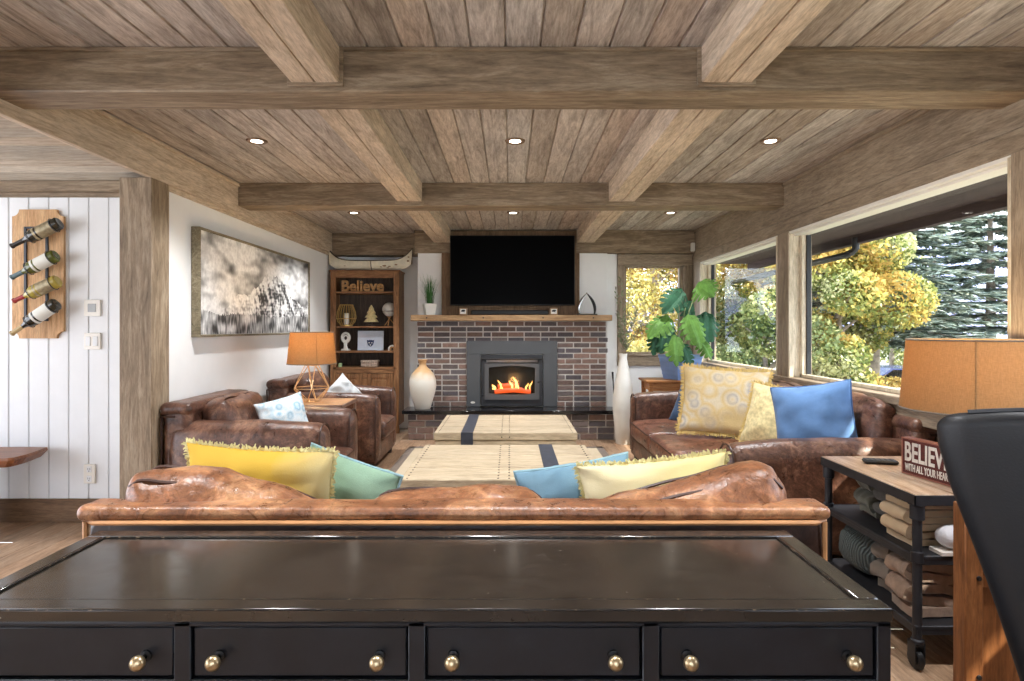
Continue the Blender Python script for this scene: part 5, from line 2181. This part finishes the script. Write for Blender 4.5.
t = thing('floor_vase', 'tall slim white floor vase with dry green branches right of the fireplace', 'vase', (1.372, 7.27, 0))
m = MB()
m.lathe([(0, 0), (0.085, 0), (0.092, 0.015), (0.105, 0.2), (0.128, 0.42), (0.125, 0.55), (0.098, 0.75), (0.062, 0.93), (0.044, 1.04), (0.05, 1.09), (0.044, 1.09), (0.036, 1.04), (0.03, 0.9)], 32, cap=False)
m.build('vase_body', MT['ceramic'], t)
m = MB()
lf = MB()
rnd = random.Random(21)
for k, (dx, dy, h) in enumerate(((-0.09, 0.02, 0.85), (-0.03, -0.02, 0.95), (0.10, 0.0, 0.90), (0.27, -0.05, 0.78), (0.40, -0.04, 0.62), (0.17, 0.06, 0.55), (-0.06, 0.03, 0.5), (0.30, 0.02, 0.4))):
    pts = [Vector((0, 0, 0.7)), Vector((dx * 0.06, dy * 0.06, 1.06))]
    for i in range(1, 7):
        u = i / 6
        pts.append(Vector((dx * u ** 1.3 + 0.01 * math.sin(i * 2 + k), dy * u, 1.06 + h * u)))
    m.tube(pts, [0.004] * 2 + [0.0035 * (1 - 0.1 * i) for i in range(6)], 5)
    for i in range(46):
        f = rnd.uniform(0.12, 1)
        p = pts[1].lerp(pts[-1], f)
        j = min(6, int(f * 6) + 1)
        p = pts[j].lerp(pts[min(7, j + 1)], (f * 6) % 1)
        d = Vector((rnd.uniform(-1, 1), rnd.uniform(-.6, .6), rnd.uniform(0.1, 1))).normalized()
        s = d.cross(Vector((0, 1, 0.2))).normalized() * rnd.uniform(0.004, 0.008)
        l = rnd.uniform(0.03, 0.07)
        g = rnd.uniform(0.6, 1.3)
        lf.cur = tuple(c * g for c in (L(120, 134, 100) if rnd.random() < 0.7 else L(150, 146, 128))[:3])
        lf.face([lf.vert(q) for q in (p, p + d * l * 0.5 + s, p + d * l, p + d * l * 0.5 - s)])
m.build('branch', plain('dry_twig', L(120, 108, 88), 0.8), t)
lf.build('leaves', MT['leaf'], t, smooth=False)

# ------------------------------------------------------------------ rolling cart, right
MT['cart_wood'] = wood('cart_top_wood', L(128, 100, 78), L(172, 146, 122), L(206, 188, 168), 'y', 1.3, 0.35, 0.2)
t = thing('rolling_cart', 'metal pipe cart on casters with a wooden top and two shelves of blankets', 'cart', (1.97, 2.80, 0))
W, Dp, H = 0.33, 0.37, 0.724
m = MB()
for k in range(4):
    m.box(-W + 0.004 + 0.163 * k, -W + 0.004 + 0.163 * (k + 1) - 0.002, -Dp + 0.004, Dp - 0.004, H - 0.024, H, 0.003)
m.build('top_board', MT['cart_wood'], t)
m = MB()
MT['cart_metal'] = plain('dark_pipe_metal', L(50, 50, 54), 0.5, 0.5, var=0.2, scale=20)
for a in ((-W, W, -Dp, -Dp + 0.006), (-W, W, Dp - 0.006, Dp), (-W, -W + 0.006, -Dp, Dp), (W - 0.006, W, -Dp, Dp)):
    m.box(a[0], a[1], a[2], a[3], H - 0.045, H - 0.003, 0.001)
m.box(-W + 0.003, W - 0.003, -Dp + 0.003, Dp - 0.003, H - 0.032, H - 0.026, 0)
m.build('top_rim', MT['cart_metal'], t)
for z in (0.455, 0.17):
    m = MB()
    m.box(-W + 0.01, W - 0.01, -Dp + 0.01, Dp - 0.01, z, z + 0.016, 0.002)
    for s in (-1, 1):
        m.box(s * (W - 0.012), s * (W - 0.018), -Dp + 0.01, Dp - 0.01, z - 0.02, z + 0.018, 0.001)
        m.box(-W + 0.01, W - 0.01, s * (Dp - 0.012), s * (Dp - 0.018), z - 0.02, z + 0.018, 0.001)
    m.build('shelf', MT['cart_metal'], t)
for sx in (-1, 1):
    for sy in (-1, 1):
        px_, py_ = sx * (W - 0.028), sy * (Dp - 0.028)
        m = MB()
        m.lathe([(0.0, 0.115), (0.026, 0.115), (0.026, 0.125), (0.018, 0.13), (0.018, 0.44), (0.024, 0.443), (0.024, 0.485), (0.018, 0.488), (0.018, H - 0.11), (0.027, H - 0.105), (0.027, H - 0.05), (0.034, H - 0.045), (0, H - 0.045)], 16, TR(px_, py_, 0))
        lg = m.build('leg', MT['cart_metal'], t)
        m = MB()
        m.box(px_ - 0.022, px_ - 0.016, py_ - 0.02, py_ + 0.03, 0.03, 0.115, 0.002)
        m.box(px_ + 0.016, px_ + 0.022, py_ - 0.02, py_ + 0.03, 0.03, 0.115, 0.002)
        m.box(px_ - 0.022, px_ + 0.022, py_ - 0.02, py_ + 0.03, 0.107, 0.116, 0.002)
        cs = m.build('caster', MT['black_metal'], lg)
        m = MB()
        m.lathe([(0, -0.013), (0.036, -0.013), (0.042, -0.008), (0.042, 0.008), (0.036, 0.013), (0, 0.013)], 22, TR(px_, py_ + 0.008, 0.0425, 0, 90))
        m.build('wheel', MT['black'], lg)


def folded(w, d, n, pitch, seed, amp=0.012, fill=0.9):
    cl = []
    for i in range(n):
        z = pitch * (i + 0.5)
        xs_ = [-w / 2 + w * k / 10 for k in range(11)]
        if i % 2:
            xs_ = xs_[::-1]
        for x in xs_:
            cl.append((x, z))
        if i < n - 1:
            sx = xs_[-1]
            sg = 1 if sx > 0 else -1
            for k in range(1, 6):
                a = -PI / 2 + PI * k / 6
                cl.append((sx + sg * pitch / 2 * math.cos(a), z + pitch / 2 + pitch / 2 * math.sin(a)))
    th = pitch * fill / 2
    m = MB()
    NY = 18
    rings = []
    for j in range(NY + 1):
        y = -d / 2 + d * j / NY
        Lr, Rr = [], []
        for i, (x, z) in enumerate(cl):
            a = cl[max(0, i - 1)]
            b = cl[min(len(cl) - 1, i + 1)]
            tx, tz = b[0] - a[0], b[1] - a[1]
            l = math.hypot(tx, tz) or 1
            nx, nz = -tz / l, tx / l
            q = Vector((x * 5 + seed, y * 5, z * 6 + seed))
            dz = amp * (noise.noise(q) + 0.6 * noise.noise(q * 2.5) + 0.5 * (0.4 - abs(noise.noise(q * 5.0)))) * min(1.0, z / (pitch * 0.8))
            dx = amp * 1.4 * noise.noise(q + Vector((5, 3, 1)))
            dy = 0.8 * amp * noise.noise(Vector((x * 4, z * 40, seed)))
            for lst, s in ((Lr, 1), (Rr, -1)):
                lst.append(m.vert((x + nx * th * s + dx, y + dy, max(0.001, z + nz * th * s + dz))))
        rings.append((Lr, Rr))
    nC = len(cl)
    for (a, b) in zip(rings, rings[1:]):
        for i in range(nC - 1):
            m.face((a[0][i], a[0][i + 1], b[0][i + 1], b[0][i]))
            m.face((a[1][i + 1], a[1][i], b[1][i], b[1][i + 1]))
        m.face((a[0][0], b[0][0], b[1][0], a[1][0]))
        m.face((a[0][-1], a[1][-1], b[1][-1], b[0][-1]))
    for (Lr, Rr), fl in ((rings[0], False), (rings[-1], True)):
        for i in range(nC - 1):
            q = (Lr[i], Rr[i], Rr[i + 1], Lr[i + 1])
            m.face(q if not fl else q[::-1])
    return m


def knit(name, c, sc=1.0):
    m = bpy.data.materials.new(name)
    nt, N, K, b = nodes_of(m)
    v = coords(nt)
    wv = N.new('ShaderNodeTexWave')
    wv.inputs['Scale'].default_value = 26 * sc
    wv.inputs['Distortion'].default_value = 1.5
    wv.bands_direction = 'Y'
    K.new(v, wv.inputs['Vector'])
    cc = ramp(nt, wv.outputs['Fac'], [(0.2, tuple(x * 0.45 for x in c[:3])), (0.7, c[:3])])
    K.new(cc, b.inputs['Base Color'])
    b.inputs['Roughness'].default_value = 0.95
    bump(nt, b, wv.outputs['Fac'], 0.8, 0.01)
    return m


def blanket(label, mb, mat, loc, rz=0):
    o = mb.build('blanket', mat, None, ang=70, loc=loc, rot=(0, 0, R(rz)))
    return tag(o, label, 'blanket', 'blankets on the cart')


zt, zl = 0.4735, 0.1885
blanket('crumpled olive grey throw at the far end of the upper cart shelf', folded(0.45, 0.15, 5, 0.038, 1.7, 0.034, 0.8), cloth('olive_grey_cloth', L(98, 96, 84), 9, 0.3), (1.98, 2.985, zt + 0.004), 0)
blanket('dark grey throw in the middle of the upper cart shelf', folded(0.44, 0.10, 5, 0.036, 4.4, 0.018, 0.85), cloth('dark_grey_cloth', L(84, 82, 78), 9, 0.2), (1.99, 2.80, zt), 0)
blanket('cream folded blanket at the near end of the upper cart shelf', folded(0.52, 0.165, 6, 0.030, 7.9, 0.012, 0.82), cloth('cream_blanket', L(196, 172, 140), 7, 0.12), (1.96, 2.632, zt), 1)
m = MB()
m.soft((0, 0, 0.05), (0.42, 0.09, 0.09), 0.044, 10, amp=0.006, ns=6, seed=3)
blanket('white rolled blanket at the near edge of the upper cart shelf', m, cloth('white_blanket', L(214, 212, 216), 7, 0.08), (1.97, 2.478, zt + 0.018), 2)
blanket('flat white sheet under the white rolled blanket on the cart', folded(0.42, 0.075, 1, 0.016, 12.0, 0.004, 0.9), cloth('white_sheet', L(210, 202, 192), 7, 0.08), (1.96, 2.476, zt), 2)
m = MB()
m.soft((0, 0, 0.115), (0.52, 0.27, 0.21), 0.10, 14, amp=0.018, ns=6, seed=11)
blanket('dark ribbed knitted blanket at the far end of the lower cart shelf', m, knit('charcoal_knit', L(92, 100, 98)), (1.94, 2.99, zl), 0)
blanket('grey brown throw in the middle of the lower cart shelf', folded(0.46, 0.10, 5, 0.044, 15.2, 0.022, 0.85), cloth('grey_brown_cloth', L(112, 102, 92), 9, 0.2), (1.97, 2.765, zl), -1)
blanket('taupe quilted blanket at the near end of the lower cart shelf', folded(0.52, 0.165, 5, 0.044, 18.6, 0.026, 0.86), cloth('taupe_quilt', L(150, 126, 108), 24, 0.25), (1.955, 2.595, zl), 1)

# sign on the cart
t = thing('block_sign', 'dark red block sign with white letters on the rolling cart', 'sign', (1.852, 2.665, 0.7255), R(-80))
MT['sign_red'] = wood('dark_red_board', L(70, 28, 24), L(96, 42, 36), L(116, 60, 50), 'x', 1.5, 0.6, 0.2, knots=False)
MT['sign_white'] = plain('sign_white_paint', L(220, 214, 204), 0.7, var=0.08, scale=40)
SW = 0.275
m = MB()
m.box(-SW / 2, SW / 2, 0.0, 0.045, 0.0, 0.168, 0.002)
m.build('block', MT['sign_red'], t)
m = MB()
for a in ((-SW / 2, SW / 2, 0.162, 0.168), (-SW / 2, SW / 2, 0.0, 0.006), (-SW / 2, -SW / 2 + 0.006, 0.006, 0.162), (SW / 2 - 0.006, SW / 2, 0.006, 0.162)):
    m.box(a[0], a[1], -0.0012, 0.001, a[2], a[3], 0)
m.build('border', plain('sign_edge', L(150, 96, 80), 0.6), t)
text_fit('lettering', 'BELIEVE', SW - 0.04, 0.088, 0.002, MT['sign_white'], t, TR(0, 0.0, 0.062, 90), bold=0.02)
text_fit('small_lettering', 'WITH ALL YOUR HEART', SW - 0.04, 0.034, 0.002, MT['sign_white'], t, TR(0, 0.0, 0.018, 90), bold=0.01)
t = thing('remote_control', 'flat black remote control lying on the cart behind the sign', 'remote', (1.845, 2.99, 0.7255), R(-12))
m = MB()
m.box(-0.075, 0.075, -0.032, 0.032, 0.0, 0.02, 0.007)
m.build('case', MT['black'], t)
m = MB()
for i in range(5):
    for j in range(3):
        m.box(-0.055 + 0.024 * i, -0.043 + 0.024 * i, -0.02 + 0.015 * j, -0.011 + 0.015 * j, 0.0195, 0.0215, 0.001)
m.build('buttons', MT['steel_dark'], t)

# wooden frame between the cart and the black chair
MT['crate_wood'] = wood('varnished_brown_wood', L(96, 56, 30), L(140, 88, 50), L(166, 112, 70), 'z', 1.2, 0.4, 0.15)
t = thing('wooden_frame', 'brown wooden frame with dark bolts standing between the cart and the black chair', 'frame', (1.93, 2.09, 0))
m = MB()
for sx in (-1, 1):
    m.box(sx * 0.335 - 0.032, sx * 0.335 + 0.032, -0.03, 0.03, 0.0, 0.79, 0.004)
m.box(-0.303, 0.303, -0.025, 0.025, 0.74, 0.785, 0.003)
m.build('frame_posts', MT['crate_wood'], t)
for z0, z1 in ((0.505, 0.55), (0.06, 0.10)):
    m = MB()
    m.box(-0.303, 0.303, -0.022, 0.02, z0, z1, 0.003)
    m.build('rail', MT['crate_wood'], t)
m = MB()
m.box(-0.303, 0.303, -0.005, 0.008, 0.10, 0.505, 0.001)
m.box(-0.303, 0.303, 0.0, 0.010, 0.55, 0.74, 0.001)
m.build('panel', MT['crate_wood'], t)
for z in (0.735, 0.54, 0.20):
    m = MB()
    m.lathe([(0, 0), (0.009, 0), (0.008, 0.004), (0, 0.005)], 12, TR(-0.32, -0.030, z, 90))
    m.build('bolt', MT['black_metal'], t)
m = MB()
m.soft((0, 0, 0.035), (0.14, 0.036, 0.07), 0.017, 6, amp=0.003, ns=9)
o = m.build('folded_cloth', cloth('pale_cream_cloth', L(206, 198, 170)), None, loc=(1.70, 2.068, 0.5545))
tag(o, 'small cream cloth on the rail of the wooden frame behind the black chair', 'cloth')

# black shell chair in the right foreground
t = thing('shell_chair', 'black high backed shell chair cut off by the right edge', 'chair', (1.455, 1.30, 0))
MT['chair_black'] = plain('black_moulded_leather', L(15, 16, 20), 0.5, var=0.12, scale=30, bmp=0.06, bscale=200, spec=0.45)


def chair_w(z):
    P = [(0.36, 0.26), (0.5, 0.31), (0.634, 0.352), (0.83, 0.405), (1.05, 0.468), (1.17, 0.492), (1.25, 0.492)]
    for (a, b) in zip(P, P[1:]):
        if z <= b[0]:
            u = max(0, (z - a[0]) / (b[0] - a[0]))
            return a[1] + (b[1] - a[1]) * u
    return P[-1][1]


def cw(p, u):
    z = p.z + 0.80
    p.x *= chair_w(z) / 0.49
    k = (p.x / 0.49)
    p.y += 0.17 * abs(k) ** 2.4 - 0.10 - 0.06 * (z - 0.8)
    p.z += 0.012 * (1 - k * k) * max(0, u[2]) - 0.02 * max(0, u[2]) * abs(k) ** 6
    return p


m = MB()
m.soft((0, 0, 0.80), (0.98, 0.06, 0.85), 0.0295, 18, warp=cw, mr=5)
m.build('backrest', MT['chair_black'], t)
m = MB()
m.tube([cw(Vector((x_, 0, 0.425)), (x_ / 0.49, 0, 1)) + Vector((0, 0, 0.80)) for x_ in [-0.45 + 0.9 * k / 24 for k in range(25)]], 0.007, 6)
m.build('welt', MT['steel_dark'], t)
m = MB()
m.soft((0.10, 0.19, 0.44), (0.34, 0.34, 0.12), 0.05, 8, (0, 0, 0.02))
m.build('seat', MT['chair_black'], t)
m = MB()
m.tube([(0.1, 0.19, 0.04), (0.1, 0.19, 0.40)], 0.032, 14)
for k in range(5):
    a = 2 * PI * k / 5 + 0.4
    m.tube([(0.1, 0.19, 0.085), (0.1 + 0.2 * math.cos(a), 0.19 + 0.2 * math.sin(a), 0.022)], [0.028, 0.018], 8)
m.build('pedestal', MT['black_metal'], t)


# ------------------------------------------------------------------ outside the windows
MT['lawn'] = plain('dry_lawn', L(140, 136, 116), 0.95, var=0.25, scale=1.5, bmp=0.3)
m = MB()
m.grid(lambda u, v: (2.8 + 60 * u * u + 6 * u, -12 + 90 * v, -1.35 + 0.15 * noise.noise(Vector((u * 9, v * 9, 0)))), 20, 24)
m.grid(lambda u, v: (-8 + 10.8 * u, 8.6 + 69 * v, -1.35 + 0.1 * noise.noise(Vector((u * 5, v * 9, 3)))), 8, 20)
struct(m.build('ground', MT['lawn']), 'dry grass outside the windows')
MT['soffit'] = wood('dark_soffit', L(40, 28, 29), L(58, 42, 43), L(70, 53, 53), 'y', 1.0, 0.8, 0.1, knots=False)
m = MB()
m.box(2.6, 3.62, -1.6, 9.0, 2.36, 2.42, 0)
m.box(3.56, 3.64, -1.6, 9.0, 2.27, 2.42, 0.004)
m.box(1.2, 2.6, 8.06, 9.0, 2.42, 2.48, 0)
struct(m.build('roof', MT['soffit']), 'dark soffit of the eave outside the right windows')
m = MB()
m.tube([(3.56, 6.18, 2.33), (3.56, 6.18, 2.22), (3.555, 6.24, 2.185), (3.55, 6.34, 2.17), (3.52, 9.5, 2.12)], 0.036, 10)
o = m.build('downspout', MT['black_metal'])
tag(o, 'black drainpipe running below the eave outside the windows', 'pipe')


def leaf_cloud(name, parent, blobs, n, size, pal, seed, flat=0.0):
    rng = np.random.default_rng(seed)
    vol = np.array([b[3] * b[4] * b[5] for b in blobs]) ** (2 / 3)
    pick = rng.choice(len(blobs), n, p=vol / vol.sum())
    B = np.array(blobs)[pick]
    d = rng.normal(size=(n, 3))
    d /= np.linalg.norm(d, axis=1)[:, None]
    r = rng.uniform(0.55, 1.05, n) ** 0.6
    c = B[:, :3] + d * B[:, 3:6] * r[:, None]
    a = rng.normal(size=(n, 3))
    a /= np.linalg.norm(a, axis=1)[:, None]
    b = np.cross(a, rng.normal(size=(n, 3)))
    b /= np.linalg.norm(b, axis=1)[:, None]
    s = rng.uniform(0.6, 1.3, n)[:, None] * size
    v = np.stack([c - a * s, c + b * s * 0.6, c + a * s, c - b * s * 0.6], 1).reshape(-1, 3)
    pc = np.array([p[:3] for p in pal])
    # colour varies by spray so that sprays read
    ph = np.array([noise.noise(Vector(p * 1.1)) for p in c])
    k = np.clip(((ph + 0.5) * len(pal) + rng.normal(0, 0.7, n)).astype(int), 0, len(pal) - 1)
    col = pc[k] * rng.uniform(0.7, 1.3, n)[:, None]
    return raw_quads(name, parent, v, col)


def raw_quads(name, parent, v, col):
    n = len(v) // 4
    me = bpy.data.meshes.new(name)
    me.vertices.add(4 * n)
    me.vertices.foreach_set('co', v.astype(np.float32).ravel())
    me.loops.add(4 * n)
    me.loops.foreach_set('vertex_index', np.arange(4 * n, dtype=np.int32))
    me.polygons.add(n)
    me.polygons.foreach_set('loop_start', np.arange(0, 4 * n, 4, dtype=np.int32))
    me.update(calc_edges=True)
    at = me.attributes.new('Col', 'FLOAT_COLOR', 'FACE')
    at.data.foreach_set('color', np.concatenate([col, np.ones((n, 1))], 1).astype(np.float32).ravel())
    me.materials.append(MT['leaf'])
    o = bpy.data.objects.new(name, me)
    o.parent = parent
    COL.objects.link(o)
    return o


YEL = [L(142, 110, 62), L(206, 184, 108), L(228, 214, 146), L(196, 180, 104), L(160, 152, 92)]
GRN = [L(80, 94, 56), L(128, 138, 80), L(172, 176, 112), L(208, 204, 140), L(112, 124, 76)]
MIX = [L(184, 152, 80), L(208, 188, 104), L(162, 164, 92), L(112, 124, 66), L(206, 204, 152)]


def leafy_tree(label, x, y, h, r, pal, seed, n, trunk_r=0.11, low=0.25, size=0.043):
    t = thing('leafy_tree', label, 'tree', (x, y, -1.4), group='leafy trees outside')
    rnd = random.Random(seed)
    m = MB()
    pts = [(0, 0, 0), (0.05, 0.03, h * 0.3), (0.02, 0, h * 0.6), (0.0, 0, h * 0.85)]
    m.tube(pts, [trunk_r, trunk_r * 0.85, trunk_r * 0.5, trunk_r * 0.2], 10)
    blobs = []
    for k in range(16):
        a = rnd.uniform(0, 2 * PI)
        z = h * rnd.uniform(low, 0.95)
        rr = r * rnd.uniform(0.15, 0.75) * (1.0 - 0.5 * max(0, z / h - 0.6))
        c = Vector((rr * math.cos(a), rr * math.sin(a), z))
        q = r * rnd.uniform(0.3, 0.5)
        blobs.append((c.x, c.y, c.z, q, q, q * 0.8))
        m.tube([(0.02, 0, max(0.2, z - rr * 0.7)), (c.x * 0.5, c.y * 0.5, z - rr * 0.25), (c.x, c.y, z)], [trunk_r * 0.35, trunk_r * 0.22, 0.012], 6)
    m.build('trunk', MT['bark'], t)
    leaf_cloud('crown', t, blobs, n, size, pal, seed)
    return t


leafy_tree('dense golden leafed tree filling the corner window', 2.9, 12.2, 5.6, 1.9, YEL, 31, 32400)
leafy_tree('golden leafed tree left behind the corner window', 1.3, 14.5, 6.0, 2.0, YEL, 32, 21600)
leafy_tree('yellow green tree seen through the side window by the corner', 5.3, 14.0, 6.6, 2.0, MIX, 33, 32400)
leafy_tree('bushy pale green tree low outside the side window by the corner', 4.75, 11.2, 3.3, 1.35, GRN, 34, 21600, low=0.1)
leafy_tree('yellow green leafed tree at the left of the large side window', 6.0, 11.0, 5.0, 1.35, MIX, 35, 32400, 0.10, low=0.3)
leafy_tree('orange tinged tree behind the spruces', 9.3, 19.0, 5.6, 1.9, [L(190, 140, 60), L(206, 170, 90), L(170, 150, 84), L(140, 130, 70)], 36, 21600)
leafy_tree('low green shrub at the foot of the tree outside the large side window', 6.1, 11.9, 1.9, 0.95, [L(56, 70, 36), L(80, 96, 44), L(110, 120, 60)], 37, 14400, 0.05, low=0.15)

leafy_tree('pale yellow green tree far behind the side window by the corner', 7.2, 18.2, 7.0, 2.3, MIX, 38, 14000)
leafy_tree('golden green tree far behind the large side window', 12.6, 25.0, 6.4, 2.4, GRN, 39, 14000)

leafy_tree('broad yellow green tree standing behind the parked car', 16.2, 25.5, 6.0, 2.8, GRN, 40, 14000, low=0.08, size=0.08)


def spruce(label, x, y, h, r, seed):
    t = thing('spruce_tree', label, 'tree', (x, y, -1.4), group='spruces outside')
    rnd = random.Random(seed)
    m = MB()
    m.tube([(0, 0, 0), (0.02, 0, h * 0.5), (0, 0, h)], [0.16, 0.11, 0.02], 12)
    vs, cs = [], []
    pal = [L(96, 112, 104), L(142, 156, 146), L(186, 194, 180), L(84, 98, 80), L(206, 206, 180)]
    z = 2.5
    while z < h - 0.2:
        R0 = r * (1 - z / h) ** 0.8 + 0.15
        nb = 11
        off = rnd.uniform(0, 6)
        for k in range(nb):
            a = off + 2 * PI * k / nb + rnd.uniform(-0.25, 0.25)
            ln = R0 * rnd.uniform(0.75, 1.1)
            d = Vector((math.cos(a), math.sin(a), 0))
            side = Vector((-d.y, d.x, 0))
            pts = []
            for i in range(9):
                u = i / 8
                pts.append(d * (ln * u) + Vector((0, 0, z + 0.10 * ln * u - 0.30 * ln * u * u + 0.10 * ln * u ** 4)))
            m.tube(pts[::2], [0.03, 0.022, 0.016, 0.010, 0.005], 5)
            for i in range(2, 9):
                u = i / 8
                for s in (-1, 1, -1, 1, 0):
                    for rep in range(6):
                        L0 = (0.16 + 0.30 * ln * 0.35 * (1 - 0.55 * u)) * rnd.uniform(0.7, 1.2)
                        p = pts[i] + d * rnd.uniform(-0.1, 0.1) * ln * 0.4
                        q = (d * rnd.uniform(0.5, 1.0) + side * s * rnd.uniform(0.6, 1.1) + Vector((0, 0, rnd.uniform(-0.35, 0.12)))).normalized()
                        w = q.cross(Vector((rnd.uniform(-.4, .4), rnd.uniform(-.4, .4), 1))).normalized() * rnd.uniform(0.022, 0.045)
                        vs += [p - w, p + w, p + q * L0 + w * 0.4, p + q * L0 - w * 0.4]
                        c = pal[min(4, int(rnd.random() * 3 + 2 * u * rnd.random()))]
                        g = rnd.uniform(0.75, 1.25)
                        cs.append([cc * g for cc in c[:3]])
        z += rnd.uniform(0.26, 0.36)
    m.build('trunk', MT['bark'], t)
    raw_quads('crown', t, np.array([tuple(v) for v in vs]), np.array(cs))
    return t


spruce('large blue grey spruce in the middle of the large side window', 7.6, 12.6, 9.5, 2.9, 41)
spruce('second spruce at the right of the large side window', 12.0, 15.0, 6.6, 2.7, 42)
spruce('third spruce in the gap right of the large spruce', 15.2, 21.5, 6.6, 2.6, 44)
spruce('distant spruce between the leafy trees and the large spruce', 10.2, 17.5, 7.0, 2.0, 43)

sp = [o for o in COL.objects if o.get('group') == 'spruces outside'][1]
dup(sp, (15.5, 11.0, -1.4), R(80), 'spruce standing to the right of the parked car, beyond the wall post')
dup(sp, (13.5, 6.5, -1.4), R(200), 'spruce farthest to the right outside the side windows')

# wooden fence, parked car and white tank beyond the large window
t = thing('picket_fence', 'dark picket fence at the foot of the leafy tree outside', 'fence', (6.9, 14.1, -1.4))
MT['fence'] = wood('dark_fence', L(56, 46, 38), L(84, 70, 58), L(110, 94, 78), 'z', 1.0, 0.8, 0.2, knots=False)
for k in range(24):
    m = MB()
    x = -1.6 + 0.14 * k
    m.prism([(x, 0), (x + 0.09, 0), (x + 0.09, 1.55), (x + 0.045, 1.62), (x, 1.55)], 0, 0.02, TR(0, 0, 0, 90))
    m.build('picket', MT['fence'], t, smooth=False)
for z in (0.4, 1.2):
    m = MB()
    m.box(-1.6, 1.76, 0.0, 0.04, z, z + 0.08, 0.003)
    m.build('rail', MT['fence'], t)
t = thing('car', 'dark blue parked car beyond the trees outside the large window', 'car', (12.9, 19.6, -1.35), R(8))
MT['car_blue'] = plain('car_blue_paint', L(38, 52, 104), 0.25, var=0.06, coat=0.5)
m = MB()
pr = [(-2.1, 0.35), (2.1, 0.35), (2.15, 0.75), (1.9, 0.95), (1.0, 1.02), (0.45, 1.48), (-1.2, 1.50), (-1.9, 1.05), (-2.15, 0.95)]
m.prism(pr, -0.85, 0.85, TR(0, 0, 0, 90))
m.build('body', MT['car_blue'], t, smooth=False)
m = MB()
m.prism([(0.9, 1.03), (0.42, 1.43), (-1.15, 1.45), (-1.75, 1.07)], -0.855, 0.855, TR(0, 0, 0, 90))
m.build('window', MT['screen'], t, smooth=False)
for sx in (-1.35, 1.35):
    for sy in (-1, 1):
        m = MB()
        m.lathe([(0, -0.1), (0.30, -0.1), (0.34, -0.07), (0.34, 0.07), (0.30, 0.1), (0, 0.1)], 20, TR(sx, sy * 0.80, 0.34, 90))
        m.build('wheel', MT['black'], t)
t = thing('garden_tank', 'white barrel beside the parked car outside the large window', 'tank', (9.05, 14.4, -1.35))
m = MB()
m.lathe([(0, 0), (0.32, 0), (0.34, 0.05), (0.34, 0.5), (0.35, 0.52), (0.34, 0.54), (0.34, 1.25), (0.30, 1.32), (0, 1.34)], 24)
m.build('barrel', plain('white_plastic', L(200, 206, 214), 0.5), t)
m = MB()
m.lathe([(0, 1.33), (0.09, 1.33), (0.09, 1.38), (0, 1.38)], 16)
m.build('cap', MT['ceramic'], t)

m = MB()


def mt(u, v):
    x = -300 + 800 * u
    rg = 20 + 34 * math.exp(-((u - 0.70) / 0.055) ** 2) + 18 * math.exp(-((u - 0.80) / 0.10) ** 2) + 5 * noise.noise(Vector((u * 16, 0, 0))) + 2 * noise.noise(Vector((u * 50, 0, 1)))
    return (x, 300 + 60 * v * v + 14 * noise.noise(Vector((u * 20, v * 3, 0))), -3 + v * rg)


m.grid(mt, 90, 8)  # distance haze is put into the mountain's bluish base colour
struct(m.build('mountain', plain('haze_tinted_rock', L(150, 150, 182), 0.95, var=0.12, scale=0.05)), 'mountain far beyond the trees, coloured with bluish haze')
